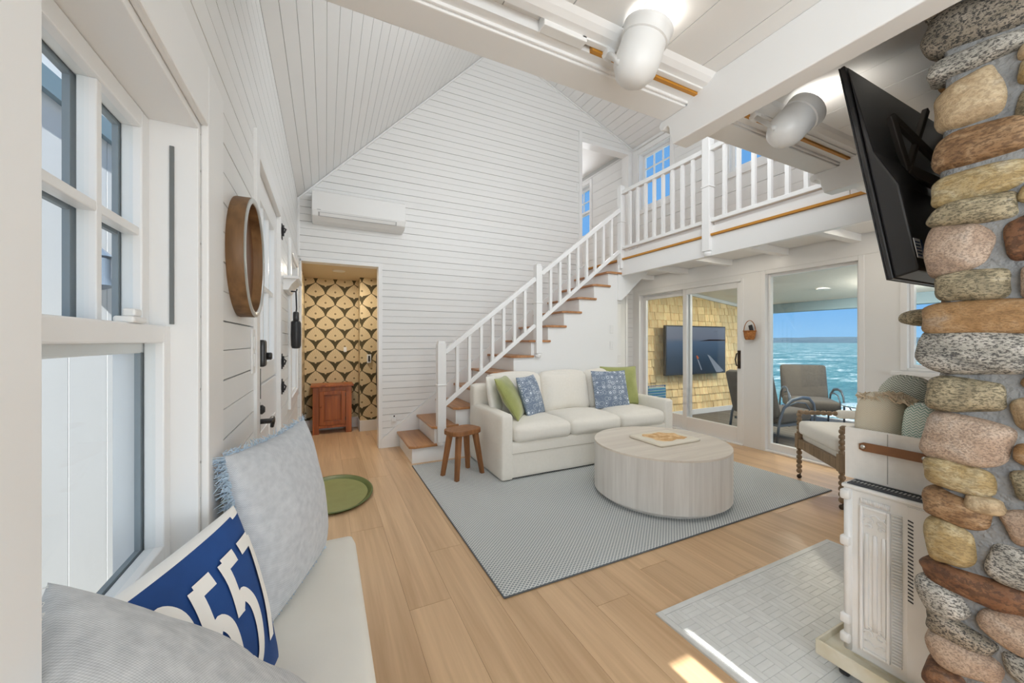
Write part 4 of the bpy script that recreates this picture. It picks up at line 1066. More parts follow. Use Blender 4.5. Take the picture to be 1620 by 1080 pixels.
# ---- hearth
he = obj('hearth', box(1.355, 2.83, .47, 1.268, .0, .006), MT['grout'], None, label='pale marble basketweave hearth laid flush in the oak floor', cat='hearth')
tl, tw, g_ = .084, .028, .0006
def tile_b(x, y, w, h, b): 
    x0, x1, y0, y1 = max(x,1.385), min(x+w,2.80), max(y,.50), min(y+h,1.238)
    if x1-x0 > .008 and y1-y0 > .008: b.box(x0+g_, x1-g_, y0+g_, y1-g_, .006, .0085); return True
tiles = []
nx_, ny_ = int(1.42/tl)+1, int(.74/tl)+1
for a in range(nx_):
    for c in range(ny_):
        x0, y0 = 1.385+a*tl, .50+c*tl
        for k in range(3):
            tiles.append((x0, y0+k*tw, tl, tw) if (a+c) % 2 else (x0+k*tw, y0, tw, tl))
tiles.sort(key=lambda q: (q[0]-1.4)**2*.8+(q[1]-1.0)**2 + (5 if q[1] < .75 and q[0] > 1.7 else 0))
for q in tiles[:280]:
    b = B()
    if tile_b(*q, b): obj('tile', b, MT['marble'], he)
b = B()
for q in tiles[280:]: tile_b(*q, b)
obj('tile_field', b, MT['marble'], he, kind='stuff')
for a in ((1.357,1.383,.47,1.266),(2.802,2.828,.47,1.266),(1.384,2.801,1.240,1.266),(1.384,2.801,.472,.498)):
    obj('border_tile', box(a[0],a[1],a[2],a[3],.006,.0085), MT['marble'], he)

# ---- stove
sv = thing('parlour_stove', 'old white enamelled parlour stove on a wheeled tray before the chimney', 'stove', (2.05,.6,.0085))
sx0, sx1, sy0, sy1, sz0, sz1 = 1.72, 2.40, .478, .715, .115, .715
obj('body', box(sx0+.006, sx1, sy0, sy1-.004, sz0, sz1), MT['stove'], sv, bevel=.008)
obj('top_plate', box(sx0-.008, sx1+.008, sy0, sy1+.008, sz1, sz1+.014), MT['stove'], sv, bevel=.005)
gr = obj('top_grille', box(sx0+.004, sx1-.02, sy0+.012, sy1-.006, sz1+.014, sz1+.018), MT['grille'], sv)
for k in range(20):
    yy = sy0+.022+k*.0105; obj('slot', box(sx0+.03, sx0+.05, yy, yy+.004, sz1+.018, sz1+.0195), MT['steel'], gr)
# corner post and hinges
obj('corner_post', B().tube([(sx0+.008,sy1-.008,sz0+.01),(sx0+.008,sy1-.008,sz1)], .013, 10), MT['stove'], sv, smooth=True)
for zz in (.69,.52,.235,.165):
    obj('hinge', B().rbox((sx0+.002,sy1-.004,zz),(.034,.03,.036),.008,4), MT['stove'], sv, smooth=True)
# ornamental panel
px0, px1, pz0, pz1 = .589, .671, .15, .665
obj('panel', ring(B(), sx0-.004, sx0+.008, px0, px1, pz0, pz1, .009), MT['stove'], sv, bevel=.003)
for k in range(3):
    yy = px0+.018+k*.023; obj('flute', B().rbox((sx0+.006,yy,.40),(.014,.014,.34),.0065,4), MT['stove'], sv, smooth=True)
def curl(cy, cz, s, fl):
    pts = []
    for q in range(14):
        a = q*.42; r = s*(1-q/16); pts.append((sx0+.004, cy+fl*r*math.cos(a), cz+r*math.sin(a)))
    return B().tube(pts, .0028, 6)
for cz, s in ((.615,.016),(.595,.010),(.215,.016),(.235,.010)):
    for fl in (-1,1): obj('scroll', curl((px0+px1)/2+fl*.016, cz, s, fl), MT['stove'], sv, smooth=True)
for cz, sg in ((.635,-1),(.185,1)):
    pts = [(sx0+.004, px0+.014+q*.009, cz+sg*.006*math.sin(q*1.5)) for q in range(7)]
    obj('scroll', B().tube(pts, .003, 6), MT['stove'], sv, smooth=True)
pb = B()
for k in range(16):
    yy = px0+.003+k*.005; pb.tube([(sx0+.001,yy,.672),(sx0+.001,yy,.690)], .0024, 6)
obj('beaded_edge', pb, MT['stove'], sv, smooth=True)
pb = B()
for k in range(48): zz = .16+k*.0107; pb.tube([(sx0+.002,.560,zz),(sx0+.002,.584,zz)], .0034, 6)
obj('ribbed_strip', pb, MT['stove'], sv, smooth=True)
obj('side_sheet', box(sx0+.001, sx0+.007, .482, .548, sz0+.01, sz1-.01), MT['stove'], sv, bevel=.001)
for k in range(22):
    zz = .655-k*.0125; obj('louvre_slot', B().prism([(.5325,zz),(.5455,zz+.004),(.5455,zz+.0085),(.5325,zz+.0045)], 'x', sx0-.0005, sx0+.003), MT['grille'], sv)
ty = obj('tray', B().box(1.676,2.42,.472,.776,.092,.10), MT['tray'], sv)
for a in ((1.668,1.676,.472,.784),(2.42,2.428,.472,.784)): obj('tray_lip', box(a[0],a[1],a[2],a[3],.07,.125), MT['tray'], ty, bevel=.002)
obj('tray_lip', box(1.676,2.42,.776,.784,.092,.125), MT['tray'], ty, bevel=.002)
obj('plinth', box(sx0+.02, sx1-.02, sy0, sy1-.02, .10, sz0), MT['tray'], sv)
for xx in (1.74, 2.36):
    for yy in (.53, .72):
        w_ = B().lathe([(.012,-.011),(.024,-.011),(.026,-.006),(.026,.006),(.024,.011),(.012,.011)], (xx,yy,.0345), (0,1,0), 16)
        c_ = obj('caster', w_, MT['black'], sv, auto=40)
        obj('caster_fork', B().box(xx-.014,xx+.014,yy-.018,yy-.013,.03,.092).box(xx-.014,xx+.014,yy+.013,yy+.018,.03,.092).box(xx-.014,xx+.014,yy-.018,yy+.018,.078,.092), MT['steel'], c_)
# ---- canvas crate with throws
cr_ = thing('canvas_crate', 'white canvas crate with brown leather handle on top of the stove', 'crate', (2.0,.62,.733))
b = B(); cx0,cx1,cy0,cy1,cz0,cz1 = 1.785,2.22,.50,.742,.734,.925
for a in ((cx0,cx0+.012,cy0,cy1),(cx1-.012,cx1,cy0,cy1),(cx0+.012,cx1-.012,cy0,cy0+.012),(cx0+.012,cx1-.012,cy1-.012,cy1)): b.box(a[0],a[1],a[2],a[3],cz0,cz1)
b.box(cx0+.012,cx1-.012,cy0+.012,cy1-.012,cz0,cz0+.012)
obj('crate_body', b, MT['crate'], cr_, bevel=.004)
obj('seam', box(cx0-.0012,cx0,.617,.6195,cz0+.01,cz1-.004), mat('seam_thread', lin((170,168,162),1.1), .9), cr_)
ha = B(); n = 14
for k in range(n+1):
    yy = .695-.185*k/n; bow = -.012-.014*math.sin(math.pi*k/n); zc_ = .862+.004*math.sin(math.pi*k/n); hw = .0155 if 0 < k < n else .010
    ha.v += [Vector((cx0+bow+.008,yy,zc_-hw)), Vector((cx0+bow+.008,yy,zc_+hw)), Vector((cx0+bow+.003,yy,zc_+hw)), Vector((cx0+bow+.003,yy,zc_-hw))]
for k in range(n):
    a, b_ = k*4, k*4+4
    for q in range(4): ha.f.append([a+q, a+(q+1)%4, b_+(q+1)%4, b_+q])
ha.f += [[3,2,1,0],[n*4,n*4+1,n*4+2,n*4+3]]
hd = obj('handle', ha, MT['leather'], cr_, auto=40, label='brown leather strap handle')
for yy in (.682,.522): obj('rivet', B().lathe([(.008,0),(.0075,.003),(.003,.005)], (cx0-.0115,yy,.863), (-1,0,0), 12), MT['steel'], hd, smooth=True)
def throw(name, c, size, m, lab, rot=(0,0,0), folds=3):
    b = B().rbox((0,0,0), size, min(size)*.42, 12, (.0,.0,.012), .014)
    M_ = Matrix.Translation(c) @ Matrix.Rotation(rot[2],4,'Z') @ Matrix.Rotation(rot[1],4,'Y') @ Matrix.Rotation(rot[0],4,'X')
    b.v = [M_ @ p for p in b.v]
    return obj(name, b, m, None, smooth=True, label=lab, cat='blanket', group='throws in the canvas crate')
tt = throw('folded_throw', (1.885,.668,.905), (.15,.135,.29), MT['tan_throw'], 'tan twill throw with fringed edge, leftmost in the crate', (0,R(4),0))
fb = B()
for k in range(120):
    yy = .60+.135*random.random(); xx = 1.83+.10*random.random(); zz = 1.04+.012*math.sin(yy*60)
    fb.tube([(xx,yy,zz),(xx+random.uniform(-.02,.01),yy-random.uniform(.0,.03),zz+.012),(xx-.005+random.uniform(-.02,.02),yy-random.uniform(.01,.05),zz-.004)], .0022, 4)
obj('fringe', fb, mat('tan_fringe', lin((196,180,156),1.2), .95), tt, kind='stuff')
throw('folded_throw', (2.06,.655,.96), (.16,.16,.30), MT['sage_throw'], 'grey-green herringbone throw standing tallest at the back of the crate', (0,0,R(10)))
throw('folded_throw', (1.885,.555,.89), (.14,.085,.27), MT['pale_throw'], 'pale green and white chevron throw beside the chimney stones', (0,R(4),0))

# ---- television on its tilting mount (seen from behind)
tl_ = math.atan2(.131,.78)
tvr = thing('television', 'black television tilted forward on the chimney, seen from its back edge', 'television', (2.36,.574,1.453), 0, None, Matrix.Rotation(-tl_,3,'X'))
obj('panel', box(-.70,.70,-.014,0,0,.79), MT['blackplastic'], tvr, local=True, bevel=.003)
obj('bezel', ring(B(), -.70,.70,0,0,0,.79,.01) if False else B().box(-.70,.70,0,.004,0,.012).box(-.70,.70,0,.004,.782,.79).box(-.70,-.692,0,.004,.012,.782).box(.692,.70,0,.004,.012,.782), MT['black'], tvr, local=True)
obj('screen', box(-.692,.692,-.001,.001,.012,.782), MT['screen'], tvr, local=True)
bk = B().prism([(-.014,.002),(-.072,.008),(-.075,.02),(-.075,.30),(-.035,.44),(-.018,.785)], 'x', -.695, .695)
obj('back_housing', bk, MT['blackplastic'], tvr, local=True, bevel=.006)
lbm = mat('label_paper', (.75,.76,.78), .6); lb2 = mat('label_blue', (.06,.10,.22), .6)
lb = obj('sticker', box(-.688,-.642,-.0768,-.0745,.05,.115), lbm, tvr, local=True, label='white and blue product sticker')
obj('sticker_band', box(-.638,-.622,-.0768,-.0745,.05,.115), lb2, tvr, local=True)
for k in range(5): obj('sticker_print', box(-.684,-.652+.003*(k%3),-.0775,-.0768,.056+k*.011,.061+k*.011), lb2, tvr, local=True)
mb = thing('wall_mount', 'dark metal television bracket bolted to the chimney stones', 'bracket', (2.1,.47,1.8))
obj('back_plate', box(1.95,2.35,.462,.474,1.66,1.92), MT['darkbrown'], mb, bevel=.003)
for s in (0,.30):
    pass
def bar_(p, q, w=.028, h=.012): return B().bar(p, q, w, h)
P1, P2, P3, P4 = (1.829,.625,2.063), (1.896,.602,1.869), (2.05,.60,2.128), (2.04,.575,1.933)
MB_ = mat('brown_grey_bracket', (.10,.085,.075), .45, metal=.3)
for p, q in ((P1,P2),(P1,P4),(P3,P2)): obj('tilt_arm', bar_(p,q,.018,.022), MB_, mb, bevel=.003)
obj('swing_arm', bar_(P4,(2.1,.475,1.85),.025,.035), MB_, mb, bevel=.003)
obj('swing_arm', bar_(P2,(2.1,.475,1.74),.025,.035), MB_, mb, bevel=.003)

# ================================================================== FURNITURE
# ---- rug
rg_ = obj('area_rug', B().rbox((2.29,2.76,.006),(3.02,2.18,.012),.005,16), MT['rug'], None, smooth=True,
    label='large grey and white flat-woven rug under the sofa and table', cat='rug')
eb = B()
for a, c in (((.78,1.67),(3.8,1.67)),((3.8,1.67),(3.8,3.85)),((3.8,3.85),(.78,3.85)),((.78,3.85),(.78,1.67))):
    eb.tube([(a[0],a[1],.005),(c[0],c[1],.005)], .0048, 6)
obj('bound_edge', eb, mat('dark_grey_binding', lin((96,100,104),1.1), .95), rg_, smooth=True)
# ---- sofa
Z0 = .012
so = thing('sofa', 'cream slipcovered three-seat sofa in front of the stairs', 'sofa', (2.44,3.43,Z0))
SX0, SX1, SY0, SY1 = 1.385, 3.50, 3.02, 3.86
obj('base', B().rbox(((SX0+SX1)/2,(SY0+SY1)/2,.185),(SX1-SX0-.005,SY1-SY0-.02,.325),.025,10,(0,.0,0),.004), MT['linen'], so, smooth=True)
obj('plinth', box(SX0+.05,SX1-.05,SY0+.05,SY1-.05,Z0,.06), MT['black'], so)
for xa in (SX0, SX1-.115):
    b = B().rbox((xa+.0575,(SY0+SY1)/2-.005,.31),(.118,SY1-SY0-.005,.585),.028,10,(0,0,.006),.004)
    obj('arm', b, MT['linen'], so, smooth=True)
b = B().rbox(((SX0+SX1)/2,SY1-.075,.42),(SX1-SX0,.155,.76),.035,12,(0,0,0),.005)
obj('back', b, MT['linen'], so, smooth=True)
ws2 = (SX1-SX0-.24)/3
for k in range(3):
    xc = SX0+.12+ws2*(k+.5)
    obj('seat_cushion', B().rbox((xc,3.315,.415),(ws2-.006,.62,.155),.055,12,(.0,.012,.035),.006), MT['linen'], so, smooth=True)
for k in range(3):
    xc = SX0+.13+(ws2-.006)*(k+.5)
    b = B().rbox((0,0,0),(ws2-.01,.18,.45),.075,12,(0,.05,.02),.012)
    M_ = Matrix.Translation((xc,3.635,.685)) @ Matrix.Rotation(R(-13),4,'X')
    b.v = [M_ @ p for p in b.v]
    obj('back_cushion', b, MT['linen'], so, smooth=True)
obj('skirt_seam', box(SX0+.03,SX1-.03,SY0+.002,SY0+.0045,.245,.249), mat('linen_seam', lin((176,170,158),1.1), .9), so)
def pmat(c, w, up):
    w = Vector(w).normalized(); up = Vector(up); n = w.cross(up).normalized(); up = n.cross(w).normalized()
    M_ = Matrix(((w.x,up.x,n.x,c[0]),(w.y,up.y,n.y,c[1]),(w.z,up.z,n.z,c[2]),(0,0,0,1))); return M_
def cushion(name, size, t, c, w, up, m, lab, cat='cushion', group=None, wr=.012, seed=0, ear=.05):
    M_ = pmat(c, w, up)
    o = thing(name, lab, cat, c, 0, group, M_.to_3x3())
    obj('cover', B().pillow(size[0], size[1], t, 18, ear=ear, wr=wr, seed=seed), m, o, smooth=True, local=True)
    return o
def piping(o, size, ear, m, r=.004):
    pts = []; n = 12
    for k in range(4*n):
        s_, q = divmod(k, n); f = -1+2*q/n
        u, v = ((f,-1),(1,f),(-f,1),(-1,-f))[s_]
        pts.append((u*size[0]/2*(1-ear*(1-v*v)), v*size[1]/2*(1-ear*(1-u*u)), 0))
    obj('piping', B().tube(pts, r, 6, closed=True), m, o, smooth=True, local=True)
G1 = 'cushions on the sofa'
cushion('throw_pillow', (.42,.42), .13, (1.575,3.585,.70), (.62,.78,0), (-.2,.1,1), MT['linen_seat'], 'white pillow tucked behind the leftmost green cushion', group=G1, seed=1)
o = cushion('throw_pillow', (.45,.45), .15, (1.665,3.40,.70), (.62,.78,0), (-.55,.12,.85), MT['green'], 'green velvet cushion leaning at the left end of the sofa', group=G1, seed=2); piping(o,(.45,.45),.05,MT['green'])
o = cushion('throw_pillow', (.42,.42), .14, (1.90,3.42,.695), (.80,.60,0), (-.36,.14,.93), MT['flower'], 'blue flower-print cushion right of the left green one', group=G1, seed=3)
o = cushion('throw_pillow', (.46,.46), .14, (3.20,3.55,.72), (.95,-.30,0), (.06,.24,1), MT['green'], 'green velvet cushion at the right end behind the blue one', group=G1, seed=4); piping(o,(.46,.46),.05,MT['green'])
o = cushion('throw_pillow', (.44,.44), .14, (2.945,3.42,.70), (.98,-.20,.0), (-.03,.30,1), MT['flower'], 'blue flower-print cushion in front of the right green one', group=G1, seed=5)
# ---- coffee table
TX, TY, TR = 2.467, 2.264, .525
ct = thing('coffee_table', 'round drum coffee table in whitewashed oak on the rug', 'table', (TX,TY,Z0))
n = 16
obj('plinth', B().lathe([(TR*.90,Z0),(TR*.90,.05)], (TX,TY,0), (0,0,1), 64), MT['greywood'], ct, auto=30)
for k in range(n):
    a0, a1 = 2*math.pi*k/n, 2*math.pi*(k+1)/n; pts = []
    for q in range(7): a = a0+(a1-a0)*q/6; pts.append((TX+TR*math.cos(a), TY+TR*math.sin(a)))
    for q in range(7): a = a1-(a1-a0)*q/6; pts.append((TX+(TR-.03)*math.cos(a), TY+(TR-.03)*math.sin(a)))
    obj('stave', B().prism(pts, 'z', .05, .418), MT['greywood'], ct, auto=30)
obj('table_top', B().lathe([(TR-.001,.418),(TR,.421),(TR,.432),(TR-.003,.435)], (TX,TY,0), (0,0,1), 80), MT['greytop'], ct, auto=30)
bd = thing('game_board', 'pale wooden board with burnt map design on the coffee table', 'board', (2.53,2.275,.435))
obj('board_body', B().rbox((2.53,2.275,.4485),(.44,.35,.025),.01,6), MT['frame_ply'], bd, smooth=True)
en = [(2.40,2.16),(2.47,2.14),(2.55,2.165),(2.60,2.14),(2.68,2.17),(2.67,2.25),(2.70,2.32),(2.63,2.35),(2.60,2.40),(2.50,2.385),(2.42,2.41),(2.37,2.36),(2.39,2.27),(2.37,2.21)]
obj('map_print', B().prism(en, 'z', .4605, .4617), MT['engrave'], bd)
# ---- stool
st = thing('wooden_stool', 'brown wooden four-legged stool beside the sofa arm', 'stool', (1.148,3.38,Z0), R(20))
b = B(); pts = []
for k in range(28):
    a = 2*math.pi*k/28; c_, s_ = math.cos(a), math.sin(a)
    pts.append((.165*math.copysign(abs(c_)**.62,c_), .125*math.copysign(abs(s_)**.62,s_)))
obj('seat', B().prism(pts, 'z', .385, .43), MT['stool'], st, local=True, bevel=.008, auto=40)
for sx in (-1,1):
    for sy in (-1,1):
        b = B(); top, bot = Vector((.095*sx,.065*sy,.392)), Vector((.15*sx,.105*sy,0))
        for p, w in ((bot,.017),(top,.023)):
            for q in ((-1,-1),(1,-1),(1,1),(-1,1)): b.v.append(p+Vector((q[0]*w,q[1]*w,0)))
        b.f = [[3,2,1,0],[4,5,6,7]]+[[k,(k+1)%4,4+(k+1)%4,4+k] for k in range(4)]
        obj('leg', b, MT['stool'], st, local=True, bevel=.003)
# ---- round green tray on the floor by the door
tm = thing('boot_tray', 'oval olive green enamel tray lying on the floor by the door', 'tray', (.06,3.42,0))
obj('dish', B().lathe([(.27,.002),(.275,.006),(.02,.006)], (.06,3.42,0), (0,0,1), 48, .96, 1.36), MT['matgreen'], tm, auto=30)
obj('rim', B().lathe([(.265,.004),(.285,.0),(.305,.018),(.312,.022),(.308,.026),(.296,.024),(.275,.010)], (.06,3.42,0), (0,0,1), 48, .96, 1.36, ringed=True), MT['matgreen2'], tm, auto=60)
# ---- cabinet in the hall
cb = thing('wooden_cabinet', 'small red-brown wooden cupboard against the patterned wallpaper', 'cabinet', (.085,5.85,0))
X0, X1, Y0, Y1 = -.155, .325, 5.70, 5.98
obj('top', box(X0-.025,X1+.025,Y0-.025,Y1,.635,.665), MT['cab'], cb, bevel=.006)
b = B().box(X0,X1,Y0+.015,Y1,.08,.635); obj('body', b, MT['cab'], cb)
for xa, xb in ((X0,X0+.075),(X1-.075,X1)):
    obj('stile', box(xa,xb,Y0,Y0+.02,.0,.635), MT['cab'], cb, bevel=.002)
obj('rail', box(X0+.075,X1-.075,Y0,Y0+.02,.585,.635), MT['cab'], cb); obj('rail', box(X0+.075,X1-.075,Y0,Y0+.02,.08,.115), MT['cab'], cb)
dr = obj('door', B().box(X0+.08,X0+.13,Y0-.010,Y0+.014,.12,.58).box(X1-.13,X1-.08,Y0-.010,Y0+.014,.12,.58).box(X0+.13,X1-.13,Y0-.010,Y0+.014,.12,.17).box(X0+.13,X1-.13,Y0-.010,Y0+.014,.53,.58), MT['cab'], cb, bevel=.003)
obj('door_panel', box(X0+.145,X1-.145,Y0+.004,Y0+.013,.185,.515), MT['cab'], dr, bevel=.004)
obj('knob', B().lathe([(.006,0),(.006,.012),(.014,.018),(.014,.024),(.006,.028)], (X0+.10,Y0-.010,.375), (0,-1,0), 12), MT['cab'], dr, smooth=True)
for zz in (.17,.5): obj('hinge', box(X1-.083,X1-.075,Y0-.013,Y0,zz,zz+.05), MT['black'], dr)
for xa in (X0+.02,X1-.06): obj('foot', box(xa,xa+.04,Y1-.05,Y1,0,.08), MT['cab'], cb)
# ---- hall small things
o = obj('light_switch', box(.235,.275,5.994,6.0,1.10,1.17), MT['whiteplastic'], None, bevel=.002, label='small white switch on the patterned hall wallpaper', cat='switch')
o = thing('door_chime', 'white wall handset with dark grille on the wallpapered pier', 'intercom', (.55,5.66,1.0))
obj('case', box(.52,.575,5.645,5.67,.95,1.07), MT['whiteplastic'], o, bevel=.003); obj('grille', box(.535,.56,5.642,5.645,.97,1.05), MT['black'], o)
o = thing('dark_coat', 'dark coat hanging at the right edge of the hall opening', 'coat', (.66,5.3,.35))
b = B().rbox((.655,5.30,.72),(.08,.20,.80),.035,8,(0,0,0),.02); obj('body', b, MT['black'], o, smooth=True)
obj('sleeve', B().tube([(.64,5.20,1.08),(.62,5.17,.8),(.63,5.16,.5)], [.045,.04,.032], 8), MT['black'], o, smooth=True)
o = obj('hanging_bag', B().rbox((.66,5.32,1.55),(.06,.12,.40),.028,8,(0,0,0),.015).tube([(.66,5.28,1.73),(.665,5.32,1.86),(.66,5.36,1.73)],.006,6), MT['black'], None, smooth=True, label='dark bag hanging above the coat in the hall', cat='bag')
# ---- outlet with plug, wall switch by the loft door
o = thing('wall_outlet', 'white outlet with a plugged-in adapter above the stair skirting', 'outlet', (.735,4.66,.3))
obj('plate', box(.70,.765,YB-.006,YB,.265,.38), MT['whiteplastic'], o, bevel=.002); obj('adapter', box(.712,.755,YB-.032,YB-.006,.30,.345), MT['whiteplastic'], o, bevel=.004); obj('socket', box(.726,.741,YB-.008,YB-.006,.352,.37), MT['black'], o)
obj('light_switch', box(3.385,3.42,YB-.007,YB,3.50,3.62), MT['whiteplastic'], None, bevel=.002, label='white switch plate beside the upper loft doorway', cat='switch')
# ---- air conditioner
ac = thing('air_conditioner', 'long white split air conditioner high on the gable wall', 'air conditioner', (.36,4.6,2.53))
ax0, ax1 = -.13, .83
pr = [(YB,2.85),(YB-.17,2.85),(YB-.205,2.83),(YB-.215,2.62),(YB-.20,2.575),(YB-.13,2.54),(YB,2.53)]
obj('body', B().prism(pr, 'x', ax0, ax1), MT['whiteplastic'], ac, bevel=.012, seg=3)
obj('front_panel', B().prism([(YB-.2165,2.825),(YB-.2195,2.625),(YB-.213,2.625),(YB-.208,2.825)], 'x', ax0+.004, ax1-.004), MT['whiteplastic'], ac, bevel=.002)
obj('air_slot', B().prism([(YB-.2165,2.612),(YB-.212,2.606),(YB-.198,2.572),(YB-.203,2.57)], 'x', ax0+.06, ax1-.10), mat('slot_grey', (.42,.42,.42), .6), ac)
obj('louvre', B().prism([(YB-.222,2.606),(YB-.218,2.606),(YB-.203,2.578),(YB-.207,2.576)], 'x', ax0+.075, ax1-.115), MT['whiteplastic'], ac)
obj('logo', box(ax0+.05,ax0+.085,YB-.2205,YB-.2185,2.632,2.637), mat('logo_grey', (.3,.3,.3), .5), ac)
# ---- round wooden mirror on the left wall
mr_ = thing('round_mirror', 'round wooden tray-like wall piece with thick rim beside the door', 'wall decor', (XL,1.6,1.34))
mc = Vector((XL,1.60,1.54)); ax = (1,0,0)
obj('rim', B().lathe([(.183,.0),(.203,.0),(.205,.004),(.205,.043),(.203,.046),(.184,.046)], mc, ax, 64, ringed=True), MT['mirrorwood'], mr_, auto=40)
obj('edge_band', B().lathe([(.189,.046),(.2035,.046),(.2045,.049),(.201,.052),(.193,.051)], mc, ax, 64, ringed=True), MT['steel'], mr_, auto=60, label='pale metal edging band')
# inner disc, set back within the rim
disc = B(); n = 64
for r, x_ in ((.178,.053),(.178,.030),(.17,.024)):
    for k in range(n): a = 2*math.pi*k/n; disc.v.append(mc+Vector((x_, r*math.cos(a), r*math.sin(a))))
rr = B()
rr.v = [mc+Vector((x_, r*math.cos(2*math.pi*k/n), r*math.sin(2*math.pi*k/n))) for r, x_ in ((.1935,.0505),(.188,.0505),(.186,.040)) for k in range(n)]
for j in range(2):
    for k in range(n): rr.f.append([j*n+k, j*n+(k+1)%n, (j+1)*n+(k+1)%n, (j+1)*n+k])
obj('inner_lip', rr, MT['steel'], mr_, smooth=True)
for k, (a0, a1) in enumerate(((-1.0,-.35),(-.35,.3),(.3,1.0))):
    pts = []; R_ = .182
    for q in range(13): yv = R_*(a0+(a1-a0)*q/12); pts.append((mc.y+yv, mc.z+math.sqrt(max(0,R_*R_-yv*yv))))
    for q in range(13): yv = R_*(a1-(a1-a0)*q/12); pts.append((mc.y+yv, mc.z-math.sqrt(max(0,R_*R_-yv*yv))-.0005))
    obj('plank', B().prism(pts, 'x', XL+.001, XL+.016), MT['mirrorwood2'], mr_)
# ---- switch plate, key shelf and umbrella on the left wall
o = thing('light_switch', 'white switch plate on the boarded wall left of the front door', 'switch', (XL,1.86,1.13))
obj('plate', box(XL,XL+.008,1.825,1.885,1.12,1.30), MT['whiteplastic'], o, bevel=.002)
for zz in (1.15,1.22): obj('rocker', box(XL+.008,XL+.012,1.845,1.865,zz,zz+.05), MT['trim'], o, bevel=.001)
sf = thing('key_shelf', 'small white moulded wall shelf with peg beside the front door', 'shelf', (XL,3.3,1.66))
obj('shelf_top', box(XL,XL+.10,3.12,3.52,1.70,1.72), MT['trim'], sf, bevel=.003)
obj('moulding', B().prism([(XL,1.62),(XL+.03,1.62),(XL+.05,1.66),(XL+.085,1.70),(XL,1.70)], 'y', 3.14, 3.50), MT['trim'], sf)
obj('peg', B().tube([(XL+.02,3.32,1.63),(XL+.07,3.32,1.63),(XL+.075,3.32,1.65)], .006, 6), MT['black'], sf)
um = thing('umbrella', 'folded black umbrella hanging from the white wall shelf', 'umbrella', (XL+.06,3.32,1.20))
obj('strap', B().tube([(XL+.068,3.32,1.63),(XL+.072,3.32,1.50),(XL+.068,3.315,1.46)], .006, 6), MT['black'], um)
obj('grip', B().rbox((XL+.068,3.32,1.44),(.04,.045,.075),.012,5), MT['blackplastic'], um, smooth=True)
obj('canopy', B().lathe([(.012,.215),(.034,.20),(.036,.10),(.034,.02),(.028,0),(.01,-.004)], (XL+.068,3.32,1.20), (0,0,1), 12), MT['black'], um, auto=50)
# ---- hanging wall basket with phone
wbk = thing('wall_basket', 'little woven basket with hoop handle hung beside the sliding door', 'basket', (XR-.05,2.755,1.27))
bc = Vector((XR-.045,2.757,1.27))
obj('bowl', B().lathe([(.045,0),(.058,.02),(.066,.06),(.070,.105),(.066,.106),(.055,.02),(.04,.006)], bc, (0,0,1), 24, .62, 1.0, ringed=True), MT['basket'], wbk, smooth=True)
obj('rim', B().tube([bc+Vector((.0435*math.cos(a),.071*math.sin(a),.103)) for a in [2*math.pi*k/24 for k in range(24)]], .006, 6, closed=True), MT['basket'], wbk, smooth=True)
obj('handle', B().tube([bc+Vector((.0,.069*math.cos(a),.09+.135*math.sin(a))) for a in [math.pi*k/16 for k in range(17)]], .0055, 6, flat=.7), MT['basket'], wbk, smooth=True)
ph = obj('phone', B().rbox((0,0,0),(.014,.045,.12),.006,5).xf(Matrix.Translation((XR-.047,2.735,1.385)) @ Matrix.Rotation(R(-14),4,'X')), MT['blackplastic'], None, smooth=True, label='black handset standing in the wall basket', cat='phone')

# ---- bobbin armchair
# front legs at about A(3.87,1.95) and B2(3.43,1.45)
fx, fy = 3.665, 1.70
bd_ = Vector((.754,-.657,0)); wd_ = Vector((.657,.754,0))      # backwards, and to the chair's (viewer's far) side
bcx = thing('bobbin_armchair', 'bobbin-turned wooden armchair with white cushions near the tall window', 'chair', (fx,fy,0), math.atan2(-.754, -.657))
def spool(p, q, r0, r1, n_):
    p, q = Vector(p), Vector(q); L_ = (q-p).length; pr = []
    for k in range(n_):
        for f, rr in ((.0,r0),(.25,r1*.92),(.5,r1),(.75,r1*.92)): pr.append((rr, L_*(k+f)/n_))
    pr.append((r0, L_)); return B().lathe(pr, p, q-p, 10)
HW, DP = .335, .60
for sx in (-1,1):
    X_ = HW*sx
    lg = obj('leg', spool((X_,0,.05),(X_,0,.30),.012,.022,6), MT['bobbin'], bcx, smooth=True, local=True)
    lc = obj('caster', B().lathe([(.004,-.008),(.018,-.007),(.02,0),(.018,.007),(.004,.008)], (X_,0,.02), (1,0,0), 12).tube([(X_,0,.02),(X_,.01,.05)],.006,6), MT['darkbrown'], bcx, smooth=True, local=True)
    obj('leg', B().tube([(X_,DP,.30),(X_,DP+.05,.0)], [.024,.017], 8), MT['bobbin'], bcx, smooth=True, local=True)
    obj('arm_post', spool((X_,0,.40),(X_,0,.60),.011,.021,5), MT['bobbin'], bcx, smooth=True, local=True)
    obj('arm_rail', spool((X_,-.01,.605),(X_,DP*.5,.605),.012,.022,7), MT['bobbin'], bcx, smooth=True, local=True)
    obj('arm_pad', B().rbox((X_,DP*.72,.60),(.07,DP*.5,.075),.03,6), MT['linen_seat'], bcx, smooth=True, local=True)
    obj('corner_block', box(X_-.026,X_+.026,-.026,.026,.28,.41), MT['bobbin'], bcx, local=True, bevel=.004)
    obj('back_post', B().tube([(X_,DP,.28),(X_,DP+.02,.5),(X_,DP+.07,.76)], .021, 8), MT['bobbin'], bcx, smooth=True, local=True)
    obj('side_rail', box(X_-.018,X_+.018,.026,DP-.02,.29,.37), MT['bobbin'], bcx, local=True, bevel=.003)
obj('front_rail', box(-HW+.026,HW-.026,-.018,.018,.285,.365), MT['bobbin'], bcx, local=True, bevel=.003)
